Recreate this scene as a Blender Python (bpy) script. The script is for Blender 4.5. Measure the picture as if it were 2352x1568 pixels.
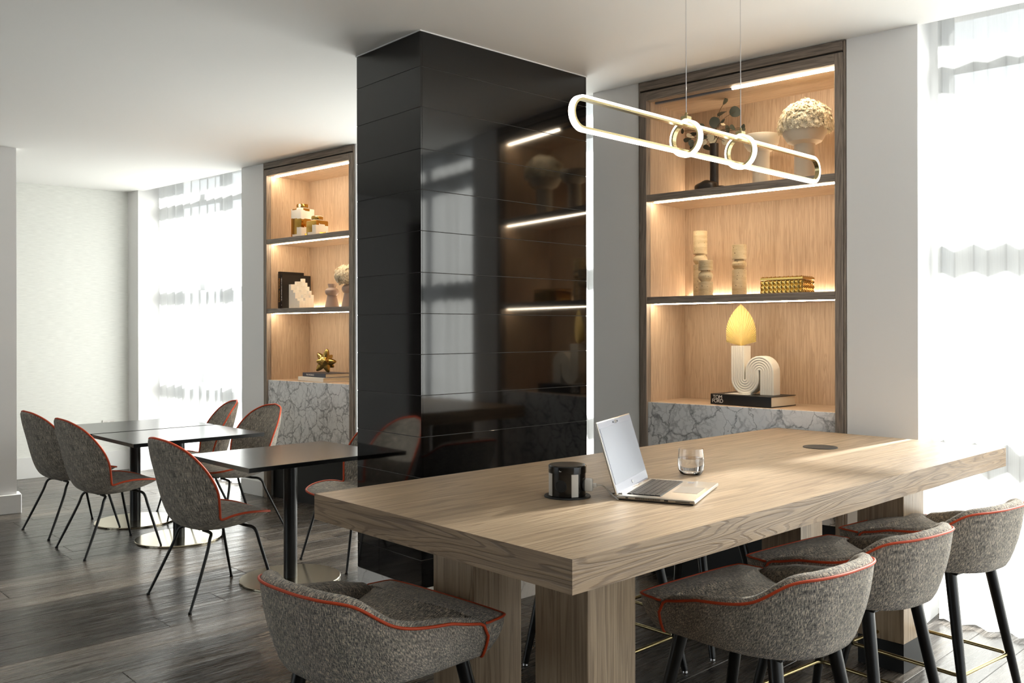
import bpy, bmesh, math, random
from mathutils import Vector, Matrix, noise

for o in list(bpy.data.objects):
    bpy.data.objects.remove(o, do_unlink=True)
scene = bpy.context.scene
COL = scene.collection
PI = math.pi
rad = math.radians

# ------------------------------------------------------------------ camera
CAM_H = 1.43
cam_data = bpy.data.cameras.new('camera')
cam = bpy.data.objects.new('camera', cam_data)
COL.objects.link(cam)
cam.location = (0, 0, CAM_H)
cam.rotation_euler = (PI / 2, 0.002013, 0)
cam_data.sensor_width = 36.0
cam_data.sensor_fit = 'HORIZONTAL'
cam_data.lens = 2035.4 / 2352 * 36.0
cam_data.shift_y = -23.1 / 2352
cam_data.clip_start = 0.05
scene.camera = cam

# ------------------------------------------------------------------ world, sun, exposure
world = bpy.data.worlds.new('daylight')
scene.world = world
world.use_nodes = True
wn = world.node_tree.nodes
wn['Background'].inputs[0].default_value = (0.94, 0.97, 1.0, 1)
wn['Background'].inputs[1].default_value = 1.15

sun_data = bpy.data.lights.new('sun', 'SUN')
sun_data.energy = 15.5
sun_data.angle = rad(4.0)
sun_data.color = (1.0, 0.96, 0.9)
sun = bpy.data.objects.new('sun', sun_data)
COL.objects.link(sun)
SUN_AZ, SUN_EL = rad(42), rad(30)          # where the sun stands, seen from the room
sd = Vector((math.cos(SUN_AZ) * math.cos(SUN_EL), math.sin(SUN_AZ) * math.cos(SUN_EL), math.sin(SUN_EL)))
sun.rotation_euler = sd.to_track_quat('Z', 'Y').to_euler()
sun.location = sd * 30

vs = scene.view_settings
vs.view_transform = 'Standard'
vs.look = 'None'
vs.exposure = 1.2
vs.gamma = 1.0
vs.use_curve_mapping = False

# ------------------------------------------------------------------ materials
MATS = {}


def srgb(r, g, b):
    def f(c):
        c = c / 255.0
        return c / 12.92 if c <= 0.04045 else ((c + 0.055) / 1.055) ** 2.4
    return (f(r), f(g), f(b), 1.0)


class NT:
    """small helper around a material's node tree"""

    def __init__(self, name):
        m = bpy.data.materials.new(name)
        m.use_nodes = True
        self.m = m
        self.t = m.node_tree
        self.b = self.t.nodes['Principled BSDF']
        self.out = self.t.nodes['Material Output']
        MATS[name] = m

    def n(self, kind, **kw):
        nd = self.t.nodes.new(kind)
        for k, v in kw.items():
            if k in nd.inputs:
                if isinstance(v, bpy.types.NodeSocket):
                    self.t.links.new(v, nd.inputs[k])
                else:
                    nd.inputs[k].default_value = v
            else:
                setattr(nd, k, v)
        return nd

    def link(self, a, b):
        self.t.links.new(a, b)

    def coord(self, which='Object'):
        return self.n('ShaderNodeTexCoord').outputs[which]

    def mapping(self, vec, scale=(1, 1, 1), loc=(0, 0, 0), rot=(0, 0, 0)):
        nd = self.n('ShaderNodeMapping')
        self.link(vec, nd.inputs['Vector'])
        nd.inputs['Scale'].default_value = scale
        nd.inputs['Location'].default_value = loc
        nd.inputs['Rotation'].default_value = rot
        return nd.outputs[0]

    def noise(self, vec, scale, detail=2.0, rough=0.5, dist=0.0):
        nd = self.n('ShaderNodeTexNoise')
        self.link(vec, nd.inputs['Vector'])
        nd.inputs['Scale'].default_value = scale
        nd.inputs['Detail'].default_value = detail
        nd.inputs['Roughness'].default_value = rough
        nd.inputs['Distortion'].default_value = dist
        return nd.outputs['Fac']

    def ramp(self, fac, stops, interp='LINEAR'):
        nd = self.n('ShaderNodeValToRGB')
        self.link(fac, nd.inputs[0])
        cr = nd.color_ramp
        cr.interpolation = interp
        while len(cr.elements) < len(stops):
            cr.elements.new(0.5)
        for e, (p, c) in zip(cr.elements, stops):
            e.position = p
            e.color = c if len(c) == 4 else (*c, 1)
        return nd.outputs[0]

    def mix(self, fac, a, b, blend='MIX'):
        nd = self.n('ShaderNodeMix', data_type='RGBA', blend_type=blend)
        for i, v in ((0, fac), (6, a), (7, b)):
            if isinstance(v, bpy.types.NodeSocket):
                self.link(v, nd.inputs[i])
            else:
                nd.inputs[i].default_value = v
        return nd.outputs[2]

    def math(self, op, a, b=0.0, c=0.0):
        nd = self.n('ShaderNodeMath', operation=op)
        for i, v in enumerate((a, b, c)):
            if isinstance(v, bpy.types.NodeSocket):
                self.link(v, nd.inputs[i])
            else:
                nd.inputs[i].default_value = v
        return nd.outputs[0]

    def bump(self, height, strength, dist=0.001):
        nd = self.n('ShaderNodeBump')
        self.link(height, nd.inputs['Height'])
        nd.inputs['Strength'].default_value = strength
        nd.inputs['Distance'].default_value = dist
        self.link(nd.outputs[0], self.b.inputs['Normal'])

    def base(self, v):
        if isinstance(v, bpy.types.NodeSocket):
            self.link(v, self.b.inputs['Base Color'])
        else:
            self.b.inputs['Base Color'].default_value = v

    def set(self, **kw):
        for k, v in kw.items():
            key = k.replace('_', ' ')
            if isinstance(v, bpy.types.NodeSocket):
                self.link(v, self.b.inputs[key])
            else:
                self.b.inputs[key].default_value = v


def plain(name, col, rough=0.5, metal=0.0, **kw):
    t = NT(name)
    t.base(col)
    t.set(Roughness=rough, Metallic=metal, **kw)
    return t.m


def paint(name, col, bump=0.05, scale=260, rough=0.75):
    t = NT(name)
    c = t.coord()
    t.base(col)
    t.set(Roughness=rough)
    t.bump(t.noise(c, scale, 3, 0.6), bump, 0.002)
    return t.m


def wood(name, dark, mid, light, axis, rough=0.5, freq=1.0, bump=0.35, pores=0.5, spec=0.5, perobj=0.0, swirl=1.0, contrast=0.16, stretch=0.06, fibre=0.62, lines=0.0, nd=4, lf=130.0):
    t = NT(name)
    c = t.coord()
    if perobj:
        info = t.n('ShaderNodeObjectInfo')
        off = t.n('ShaderNodeVectorMath', operation='SCALE')
        comb = t.n('ShaderNodeCombineXYZ')
        r = info.outputs['Random']
        t.link(r, comb.inputs[0]); t.link(r, comb.inputs[1]); t.link(r, comb.inputs[2])
        t.link(comb.outputs[0], off.inputs[0])
        off.inputs['Scale'].default_value = 37.0
        add = t.n('ShaderNodeVectorMath', operation='ADD')
        t.link(c, add.inputs[0]); t.link(off.outputs[0], add.inputs[1])
        c = add.outputs[0]
    a = {'x': 0, 'y': 1, 'z': 2}[axis]
    s1 = [1, 1, 1]; s1[a] = stretch
    s2 = [1, 1, 1]; s2[a] = 0.03
    m1 = t.mapping(c, tuple(s1))
    m2 = t.mapping(c, tuple(s2))
    big = t.noise(m1, 9 * freq, nd, 0.5, 0.6 * swirl)
    # growth lines: a stretched field cut into many bands
    band = t.math('SINE', t.math('MULTIPLY', big, 70.0))
    band = t.math('MULTIPLY_ADD', band, 0.5, 0.5)
    fine = t.noise(m2, 170 * freq, 3, 0.6, 0.2)
    tone = t.noise(m1, 2.2, 2, 0.5)
    v = t.math('MULTIPLY_ADD', band, contrast, t.math('MULTIPLY', fine, fibre))
    v = t.math('ADD', v, 0.41 - contrast * 0.5 - fibre * 0.5)
    v = t.math('MULTIPLY_ADD', tone, 0.35, t.math('SUBTRACT', v, 0.12))
    colr = t.ramp(v, [(0.25, dark), (0.5, mid), (0.78, light)])
    if pores:
        pm = t.ramp(t.noise(m2, 330 * freq, 2, 0.5), [(0.30, (1, 1, 1)), (0.42, (0, 0, 0))])
        colr = t.mix(t.math('MULTIPLY', pm, pores), colr, dark)
    ln = None
    if lines:
        ln = t.ramp(t.math('SINE', t.math('MULTIPLY_ADD', big, lf, t.math('MULTIPLY', fine, 2.2))), [(0.55, (0, 0, 0)), (0.95, (1, 1, 1))])
        colr = t.mix(t.math('MULTIPLY', ln, lines), colr, dark)
    if perobj:
        hv = t.n('ShaderNodeHueSaturation')
        t.link(colr, hv.inputs['Color'])
        t.link(t.math('MULTIPLY_ADD', info.outputs['Random'], perobj, 1 - perobj * 0.5), hv.inputs['Value'])
        colr = hv.outputs[0]
    t.base(colr)
    t.set(Roughness=rough)
    t.b.inputs['Specular IOR Level'].default_value = spec
    hgt = t.math('MULTIPLY_ADD', band, 0.6, t.math('MULTIPLY', fine, 1.0))
    if lines:
        hgt = t.math('SUBTRACT', hgt, ln)
    t.bump(hgt, bump, 0.0012)
    return t.m


def tweed(name, scale=1.0, la=150, lb=110, val=1.0):
    t = NT(name)
    uv = t.coord('UV')
    sep = t.n('ShaderNodeSeparateXYZ')
    t.link(uv, sep.inputs[0])
    k = 2 * PI / (0.0042 * scale)
    sx = t.math('SINE', t.math('MULTIPLY', sep.outputs[0], k))
    sy = t.math('SINE', t.math('MULTIPLY', sep.outputs[1], k * 1.15))
    weave = t.math('MULTIPLY', sx, sy)
    warp = t.noise(t.mapping(uv, (330 / scale, la / scale, 1)), 1.0, 2, 0.65)
    weft = t.noise(t.mapping(uv, (lb / scale, 330 / scale, 1), loc=(9, 4, 2)), 1.0, 2, 0.65)
    slub = t.noise(t.mapping(uv, (85 / scale, 300 / scale, 1), loc=(3, 8, 1)), 1.0, 1, 0.5)
    broad = t.noise(t.mapping(uv, (26, 7, 1)), 1.0, 2, 0.5)
    broad2 = t.noise(t.mapping(uv, (6, 40, 1), loc=(5, 1, 0)), 1.0, 2, 0.5)
    broad = t.math('MULTIPLY_ADD', broad, 0.6, t.math('MULTIPLY', broad2, 0.4))
    cw = t.ramp(warp, [(0.36, srgb(34, 34, 40)), (0.52, srgb(116, 111, 106)), (0.64, srgb(202, 188, 168))])
    cf = t.ramp(weft, [(0.36, srgb(84, 81, 80)), (0.5, srgb(186, 175, 160)), (0.62, srgb(248, 236, 210))])
    sel = t.ramp(weave, [(0.35, (0, 0, 0)), (0.65, (1, 1, 1))])
    c = t.mix(sel, cw, cf)
    hi = t.ramp(slub, [(0.60, (0, 0, 0)), (0.68, (1, 1, 1))])
    c = t.mix(t.math('MULTIPLY', hi, 0.5), c, srgb(198, 182, 156))
    dk = t.math('MULTIPLY_ADD', broad, 1.9 * val, 0.32 * val)
    hv = t.n('ShaderNodeHueSaturation')
    t.link(c, hv.inputs['Color'])
    t.link(dk, hv.inputs['Value'])
    t.base(hv.outputs[0])
    t.set(Roughness=0.9)
    t.b.inputs['Specular IOR Level'].default_value = 0.25
    t.b.inputs['Sheen Weight'].default_value = 0.25
    t.bump(t.math('ADD', weave, t.math('MULTIPLY', warp, 1.2)), 0.55, 0.0012)
    return t.m


def marble(name, veins, ground, scale=1.0, dense=1.0):
    t = NT(name)
    c = t.coord()
    warp = t.n('ShaderNodeTexNoise')
    t.link(c, warp.inputs['Vector'])
    warp.inputs['Scale'].default_value = 7 * scale
    warp.inputs['Detail'].default_value = 6
    warp.inputs['Roughness'].default_value = 0.6
    wv = t.n('ShaderNodeVectorMath', operation='SCALE')
    t.link(warp.outputs['Color'], wv.inputs[0])
    wv.inputs['Scale'].default_value = 0.17 / scale
    add = t.n('ShaderNodeVectorMath', operation='ADD')
    t.link(c, add.inputs[0]); t.link(wv.outputs[0], add.inputs[1])
    p = t.mapping(add.outputs[0], (1, 1, 0.8), rot=(0.2, 0.5, 0.3))
    dens = t.ramp(t.noise(c, 6.5 * scale, 3, 0.6), [(0.38, (0.1, 0.1, 0.1)), (0.66, (0.8, 0.8, 0.8))])

    def veined(sc, width):
        v = t.n('ShaderNodeTexVoronoi', feature='DISTANCE_TO_EDGE')
        t.link(p, v.inputs['Vector'])
        v.inputs['Scale'].default_value = sc * scale
        q = t.math('DIVIDE', v.outputs['Distance'], t.math('MULTIPLY_ADD', dens, width, 0.012))
        return t.ramp(q, [(0.0, (1, 1, 1)), (0.45, (0.55, 0.55, 0.55)), (1.0, (0, 0, 0))])
    f1 = veined(9, 0.14 * dense)
    f2 = t.math('MULTIPLY', veined(24, 0.30 * dense), t.math('MULTIPLY', dens, 0.75))
    cloud = t.math('MULTIPLY', t.noise(p, 16 * scale, 4, 0.65), 0.12)
    f = t.math('MAXIMUM', t.math('MULTIPLY', f1, 0.85), f2)
    f = t.math('MINIMUM', t.math('MULTIPLY', t.math('ADD', f, cloud), t.math('MULTIPLY_ADD', t.noise(p, 60 * scale, 3, 0.6), 1.0, 0.4)), 1.0)
    t.base(t.mix(f, ground, veins))
    t.set(Roughness=0.22)
    return t.m


M_CEIL = paint('ceiling_paint', srgb(240, 239, 236), 0.02)
M_WALL = paint('wall_paint', srgb(238, 237, 236), 0.03)
M_TRIM = plain('trim_white', srgb(232, 232, 231), 0.45)


def wallpaper():
    t = NT('wallpaper_grey')
    c = t.coord()
    v = t.noise(t.mapping(c, (12, 12, 190)), 1.0, 3, 0.6)
    t.base(t.ramp(v, [(0.3, srgb(226, 227, 222)), (0.7, srgb(242, 243, 238))]))
    t.set(Roughness=0.85)
    t.bump(v, 0.15, 0.001)
    return t.m


M_PAPER = wallpaper()


def floor_oak():
    t = NT('floor_oak')
    c0 = t.coord()
    info = t.n('ShaderNodeObjectInfo')
    comb = t.n('ShaderNodeCombineXYZ')
    r = info.outputs['Random']
    for i in range(3):
        t.link(r, comb.inputs[i])
    off = t.n('ShaderNodeVectorMath', operation='SCALE')
    t.link(comb.outputs[0], off.inputs[0])
    off.inputs['Scale'].default_value = 53.0
    add = t.n('ShaderNodeVectorMath', operation='ADD')
    t.link(c0, add.inputs[0]); t.link(off.outputs[0], add.inputs[1])
    c = add.outputs[0]
    big = t.noise(t.mapping(c, (1, 0.12, 1)), 7, 4, 0.6, 0.8)
    fine = t.noise(t.mapping(c, (1, 0.04, 1)), 120, 3, 0.65, 0.2)
    knot = t.noise(t.mapping(c, (1, 0.45, 1)), 6.5, 2, 0.5)
    v = t.math('MULTIPLY_ADD', big, 0.55, t.math('MULTIPLY', fine, 0.45))
    col = t.ramp(v, [(0.3, srgb(38, 34, 31)), (0.5, srgb(68, 62, 56)), (0.72, srgb(106, 97, 86))])
    kn = t.ramp(knot, [(0.68, (0, 0, 0)), (0.76, (1, 1, 1))])
    col = t.mix(t.math('MULTIPLY', kn, 0.7), col, srgb(30, 26, 24))
    hv = t.n('ShaderNodeHueSaturation')
    t.link(col, hv.inputs['Color'])
    t.link(t.math('MULTIPLY_ADD', r, 0.7, 0.65), hv.inputs['Value'])
    t.base(hv.outputs[0])
    t.set(Roughness=t.ramp(fine, [(0.3, (0.2, 0.2, 0.2)), (0.7, (0.34, 0.34, 0.34))]))
    t.b.inputs['Specular IOR Level'].default_value = 0.6
    wavy = t.noise(t.mapping(c, (1, 0.14, 1)), 14, 2, 0.5)
    t.bump(t.math('MULTIPLY_ADD', wavy, 6.0, t.math('MULTIPLY_ADD', fine, 0.3, t.math('MULTIPLY', kn, -0.8))), 0.5, 0.0016)
    return t.m


M_FLOOR = floor_oak()
M_SUBFLOOR = plain('floor_joint', srgb(22, 19, 17), 0.7)
TB = (srgb(120, 99, 78), srgb(172, 149, 121), srgb(196, 175, 148))
M_OAK = {a: wood('table_oak_' + a, *TB, a, rough=0.42, bump=0.3, pores=0.2, lines=0.5, stretch=0.035, contrast=0.08, fibre=0.5, nd=3, swirl=0.4) for a in 'xyz'}
FB = (srgb(98, 86, 76), srgb(142, 128, 115), srgb(166, 152, 138))
M_EDGE = {a: wood('table_edge_oak_' + a, srgb(106, 84, 62), srgb(164, 138, 108), srgb(188, 164, 134), a, rough=0.45, bump=0.45, pores=0.15, contrast=0.08, stretch=0.07, swirl=0.25, freq=1.1, lines=0.6, fibre=0.45, nd=2, lf=150.0) for a in 'xy'}
M_FRAME = {a: wood('frame_oak_' + a, *FB, a, rough=0.5, freq=1.4, bump=0.25, pores=0.4) for a in 'xz'}
HB = (srgb(152, 126, 102), srgb(196, 172, 146), srgb(216, 196, 172))
M_HONEY = {a: wood('honey_oak_' + a, *HB, a, rough=0.5, freq=1.6, bump=0.2, pores=0.15, swirl=0.5, fibre=0.36, contrast=0.08, stretch=0.045, lines=0.3) for a in 'xz'}
M_TILE = plain('black_gloss_tile', srgb(8, 8, 9), 0.06)
MATS['black_gloss_tile'].node_tree.nodes['Principled BSDF'].inputs['Specular IOR Level'].default_value = 0.7
M_GROUT = plain('grout', srgb(84, 82, 80), 0.8)
M_MARBLE = marble('breccia_marble', srgb(112, 111, 112), srgb(244, 243, 242))
M_SKIRT = marble('pale_marble', srgb(186, 181, 176), srgb(228, 225, 221), 0.4, 0.25)
M_TWEED = tweed('grey_tweed', 1.0, 70, 75)
M_TWEEDS = tweed('grey_tweed_slub', 1.0, 26, 26, 0.88)
M_PIPE = plain('orange_piping', srgb(200, 70, 26), 0.55)
M_BLACK = plain('black_metal', srgb(16, 16, 17), 0.38)
M_LEG = plain('black_stained_wood', srgb(14, 13, 13), 0.34)
M_BRASS = plain('brushed_brass', srgb(176, 160, 118), 0.26, 1.0)
M_DISC = plain('satin_nickel', srgb(206, 196, 172), 0.16, 1.0)
M_GOLD = plain('gold', srgb(188, 156, 88), 0.22, 1.0)
M_CHROME = plain('chrome', srgb(220, 220, 222), 0.12, 1.0)
M_LAM = plain('black_laminate', srgb(15, 15, 16), 0.23)
M_ALU = plain('window_aluminium', srgb(74, 77, 80), 0.45, 0.3)
M_BLK = plain('matt_black', srgb(12, 12, 12), 0.55)
M_GBLK = plain('gloss_black', srgb(10, 10, 11), 0.14)
M_WHITE = plain('white_plastic', srgb(228, 226, 222), 0.35)
M_PALE = plain('pale_panel', srgb(205, 200, 192), 0.4)
M_CERAM = plain('white_ceramic', srgb(232, 226, 214), 0.45)
M_SAND = paint('sand_ceramic', srgb(226, 214, 194), 0.35, 400, 0.85)
M_TAUPE = plain('taupe_ceramic', srgb(168, 148, 136), 0.5)
M_BRONZE = plain('black_bronze', srgb(38, 30, 24), 0.4)
M_SILVER = plain('laptop_silver', srgb(190, 184, 174), 0.3, 0.75)
M_SCREENB = plain('screen_border', srgb(150, 152, 162), 0.25)
M_SCREEN = plain('screen_glass', srgb(128, 132, 142), 0.42)
M_KEY = plain('key_black', srgb(34, 30, 28), 0.5)
M_PAGES = plain('book_pages', srgb(222, 210, 188), 0.8)
M_BOOKB = plain('book_black', srgb(20, 17, 15), 0.45)
M_BOOKN = plain('book_navy', srgb(46, 50, 66), 0.45)
M_BOOKW = plain('book_white', srgb(232, 228, 222), 0.5)
M_TXTW = plain('print_white', srgb(238, 236, 230), 0.6)
M_TXTG = plain('print_gold', srgb(188, 138, 70), 0.5)
M_PETAL = plain('cream_petal', srgb(246, 236, 212), 0.7)
M_LEAF = plain('eucalyptus_leaf', srgb(64, 70, 60), 0.6)
M_CREAMLEAF = plain('cream_leaf', srgb(226, 214, 184), 0.6)
M_STEM = plain('stem_brown', srgb(84, 72, 52), 0.7)
M_PALM = plain('dried_palm', srgb(226, 204, 140), 0.7)
M_LEDOFF = plain('strip_unlit', srgb(120, 122, 128), 0.4)
M_PAVE = plain('outdoor_paving', srgb(96, 94, 90), 0.85)
M_SKYBLOCK = plain('sky_block_render', srgb(150, 146, 140), 0.85)


def travertine():
    t = NT('travertine')
    c = t.coord()
    v = t.noise(t.mapping(c, (6, 6, 40)), 1.0, 4, 0.6)
    col = t.ramp(v, [(0.3, srgb(186, 162, 122)), (0.7, srgb(222, 204, 168))])
    pit = t.noise(t.mapping(c, (90, 90, 150)), 1.0, 2, 0.5)
    pm = t.ramp(pit, [(0.68, (0, 0, 0)), (0.72, (1, 1, 1))])
    t.base(t.mix(pm, col, srgb(92, 66, 38)))
    t.set(Roughness=0.65)
    t.bump(t.math('MULTIPLY', pm, -1.0), 0.4, 0.002)
    return t.m


M_TRAV = travertine()


def gilt_ceramic():
    t = NT('gilt_ceramic')
    c = t.coord()
    v = t.n('ShaderNodeTexVoronoi', distance='CHEBYCHEV')
    t.link(t.mapping(c, (16, 16, 14), loc=(0.3, 0.1, 0.2)), v.inputs['Vector'])
    v.inputs['Scale'].default_value = 1.0
    v.inputs['Randomness'].default_value = 0.3
    sep = t.n('ShaderNodeSeparateColor')
    t.link(v.outputs['Color'], sep.inputs[0])
    f = t.ramp(sep.outputs[0], [(0.0, (0, 0, 0)), (0.6, (1, 1, 1))], 'CONSTANT')
    t.base(t.mix(f, srgb(240, 236, 226), srgb(200, 156, 76)))
    t.set(Metallic=f, Roughness=0.16)
    return t.m


M_GILT = gilt_ceramic()


def emission(name, col, strength):
    t = NT(name)
    e = t.n('ShaderNodeEmission')
    e.inputs[0].default_value = col
    e.inputs[1].default_value = strength
    t.link(e.outputs[0], t.out.inputs[0])
    return t.m


M_LED = emission('warm_led', (1.0, 0.84, 0.62, 1), 30.0)
M_UPLED = emission('warm_uplight', (1.0, 0.84, 0.62, 1), 22.0)
M_LAMP = emission('lamp_diffuser', (1.0, 0.9, 0.74, 1), 4.0)


def curtain_mat():
    t = NT('sheer_curtain')
    c = t.coord()
    d = t.n('ShaderNodeBsdfDiffuse'); d.inputs[0].default_value = (0.86, 0.87, 0.87, 1)
    tl = t.n('ShaderNodeBsdfTranslucent'); tl.inputs[0].default_value = (0.93, 0.94, 0.94, 1)
    tp = t.n('ShaderNodeBsdfTransparent')
    m1 = t.n('ShaderNodeMixShader'); m1.inputs[0].default_value = 0.68
    t.link(d.outputs[0], m1.inputs[1]); t.link(tl.outputs[0], m1.inputs[2])
    thread = t.noise(t.mapping(c, (500, 500, 3)), 1.0, 1, 0.5)
    m2 = t.n('ShaderNodeMixShader')
    t.link(t.math('MULTIPLY_ADD', thread, 0.14, 0.13), m2.inputs[0])
    t.link(m1.outputs[0], m2.inputs[1]); t.link(tp.outputs[0], m2.inputs[2])
    t.link(m2.outputs[0], t.out.inputs[0])
    return t.m


M_CURT = curtain_mat()


def thin_glass(name, rough=0.0, tint=(0.96, 0.98, 0.98, 1)):
    t = NT(name)
    g = t.n('ShaderNodeBsdfGlossy'); g.inputs['Roughness'].default_value = rough
    tp = t.n('ShaderNodeBsdfTransparent'); tp.inputs[0].default_value = tint
    m = t.n('ShaderNodeMixShader')
    m.inputs[0].default_value = 0.05
    t.link(tp.outputs[0], m.inputs[1]); t.link(g.outputs[0], m.inputs[2])
    t.link(m.outputs[0], t.out.inputs[0])
    return t.m


M_PANE = thin_glass('window_glass')
t_ = NT('drinking_glass')
t_.base((1, 1, 1, 1)); t_.set(Roughness=0.02, IOR=1.45); t_.b.inputs['Transmission Weight'].default_value = 1.0
M_GLASS = t_.m
t_ = NT('water')
t_.base((0.98, 0.99, 1, 1)); t_.set(Roughness=0.0, IOR=1.33); t_.b.inputs['Transmission Weight'].default_value = 1.0
M_WATER = t_.m

# ------------------------------------------------------------------ mesh helpers


def finish(me, smooth=True, angle=40):
    me.update()
    if smooth:
        me.shade_smooth()
        me.set_sharp_from_angle(angle=rad(angle))
    return me


def mesh_py(name, verts, faces, uvs=None, smooth=True, angle=40):
    me = bpy.data.meshes.new(name)
    me.from_pydata([tuple(v) for v in verts], [], faces)
    if uvs:
        lay = me.uv_layers.new(name='UVMap')
        for lp in me.loops:
            lay.data[lp.index].uv = uvs[lp.vertex_index]
    return finish(me, smooth, angle)


def bm_box(bm, lo, hi, bev=0.0, seg=1):
    r = bmesh.ops.create_cube(bm, size=1.0)
    vs_ = r['verts']
    for v in vs_:
        v.co = Vector([lo[i] + (v.co[i] + 0.5) * (hi[i] - lo[i]) for i in range(3)])
    if bev:
        ed = list({e for v in vs_ for e in v.link_edges})
        bmesh.ops.bevel(bm, geom=ed, offset=bev, segments=seg, affect='EDGES', profile=0.5)


def m_boxes(name, boxes, bev=0.0, seg=1):
    bm = bmesh.new()
    for b in boxes:
        bm_box(bm, b[0], b[1], bev, seg)
    me = bpy.data.meshes.new(name)
    bm.to_mesh(me); bm.free()
    return finish(me, seg > 1, 50)


def m_box(name, lo, hi, bev=0.0, seg=1):
    return m_boxes(name, [(lo, hi)], bev, seg)


def m_lathe(name, prof, seg=40, close=True, center=(0, 0, 0), angle=35):
    """prof: list of (r,z) from bottom to top"""
    vs_, fs = [], []
    cx, cy, cz = center
    n = len(prof)
    for i in range(seg):
        a = 2 * PI * i / seg
        for r, z in prof:
            vs_.append((cx + r * math.cos(a), cy + r * math.sin(a), cz + z))
    for i in range(seg):
        j = (i + 1) % seg
        for k in range(n - 1):
            fs.append((i * n + k, j * n + k, j * n + k + 1, i * n + k + 1))
    if close:
        if prof[0][0] > 1e-6:
            fs.append(tuple(i * n for i in reversed(range(seg))))
        if prof[-1][0] > 1e-6:
            fs.append(tuple(i * n + n - 1 for i in range(seg)))
    me = bpy.data.meshes.new(name)
    me.from_pydata(vs_, [], fs)
    bm = bmesh.new(); bm.from_mesh(me)
    bmesh.ops.remove_doubles(bm, verts=bm.verts, dist=1e-6)
    bmesh.ops.recalc_face_normals(bm, faces=bm.faces)
    bm.to_mesh(me); bm.free()
    return finish(me, True, angle)


def tube_data(path, radius, seg=10, closed=False, radii=None, prof=None, up=None):
    """sweep a circle (or a profile of (n,b) points) along path"""
    P = [Vector(p) for p in path]
    n = len(P)
    T = []
    for i in range(n):
        if closed:
            d = P[(i + 1) % n] - P[i - 1]
        else:
            d = P[min(i + 1, n - 1)] - P[max(i - 1, 0)]
        T.append(d.normalized())
    ref = Vector(up) if up else (Vector((0, 0, 1)) if abs(T[0].z) < 0.9 else Vector((1, 0, 0)))
    nrm = (ref - T[0] * ref.dot(T[0])).normalized()
    vs_, fs = [], []
    pr = prof or [(math.cos(2 * PI * k / seg), math.sin(2 * PI * k / seg)) for k in range(seg)]
    m = len(pr)
    for i in range(n):
        if up:
            nrm = (ref - T[i] * ref.dot(T[i])).normalized()
        else:
            nrm = (nrm - T[i] * nrm.dot(T[i])).normalized()
        b = T[i].cross(nrm)
        r = radii[i] if radii else (1.0 if prof else radius)
        for (u, w) in pr:
            vs_.append(P[i] + nrm * (u * r) + b * (w * r))
    rng = n if closed else n - 1
    for i in range(rng):
        j = (i + 1) % n
        for k in range(m):
            l = (k + 1) % m
            fs.append((i * m + k, i * m + l, j * m + l, j * m + k))
    if not closed:
        fs.append(tuple(reversed(range(m))))
        fs.append(tuple(range((n - 1) * m, n * m)))
    return vs_, fs


def m_tube(name, path, radius, **kw):
    v, f = tube_data(path, radius, **kw)
    return mesh_py(name, v, f, angle=50)


def m_join(name, parts, angle=40):
    V, F = [], []
    for v, f in parts:
        o = len(V)
        V += list(v)
        F += [tuple(i + o for i in q) for q in f]
    return mesh_py(name, V, F, angle=angle)


def m_grid(name, P, uvfun=None, closed_v=False, angle=180, flip=False):
    """P[i][j] positions; uv in metres along rows and columns"""
    n, m = len(P), len(P[0])
    vs_, uvs, fs = [], [], []
    U = [[0.0] * m for _ in range(n)]
    V = [[0.0] * m for _ in range(n)]
    mi, mj = n // 2, m // 2
    for i in range(n):
        for j in range(1, m):
            U[i][j] = U[i][j - 1] + (P[i][j] - P[i][j - 1]).length
        c = U[i][mj]
        for j in range(m):
            U[i][j] -= c
    for j in range(m):
        for i in range(1, n):
            V[i][j] = V[i - 1][j] + (P[i][mj] - P[i - 1][mj]).length
    for i in range(n):
        for j in range(m):
            vs_.append(P[i][j]); uvs.append(uvfun(i, j, P[i][j], (U[i][j], V[i][j])) if uvfun else (U[i][j], V[i][j]))
    for i in range(n - 1):
        for j in range(m - 1):
            q = (i * m + j, i * m + j + 1, (i + 1) * m + j + 1, (i + 1) * m + j)
            fs.append(tuple(reversed(q)) if flip else q)
        if closed_v:
            q = (i * m + m - 1, i * m, (i + 1) * m, (i + 1) * m + m - 1)
            fs.append(tuple(reversed(q)) if flip else q)
    return mesh_py(name, vs_, fs, uvs, True, angle)


def m_prism(name, poly, z0, z1):
    n = len(poly)
    v = [(p[0], p[1], z0) for p in poly] + [(p[0], p[1], z1) for p in poly]
    f = [tuple(reversed(range(n))), tuple(range(n, 2 * n))]
    for i in range(n):
        j = (i + 1) % n
        f.append((i, j, j + n, i + n))
    me = mesh_py(name, v, f, smooth=False)
    bm = bmesh.new(); bm.from_mesh(me)
    bmesh.ops.recalc_face_normals(bm, faces=bm.faces)
    bm.to_mesh(me); bm.free()
    return me


def catmull(pts, per=6, closed=False):
    P = [Vector(p) for p in pts]
    n = len(P)
    out = []
    rng = n if closed else n - 1
    for i in range(rng):
        if closed:
            a, b, c, d = P[i - 1], P[i], P[(i + 1) % n], P[(i + 2) % n]
        else:
            a, b, c, d = P[max(i - 1, 0)], P[i], P[i + 1], P[min(i + 2, n - 1)]
        for k in range(per):
            u = k / per
            out.append(0.5 * ((2 * b) + (c - a) * u + (2 * a - 5 * b + 4 * c - d) * u * u + (3 * b - a - 3 * c + d) * u ** 3))
    if not closed:
        out.append(P[-1].copy())
    return out


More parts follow.
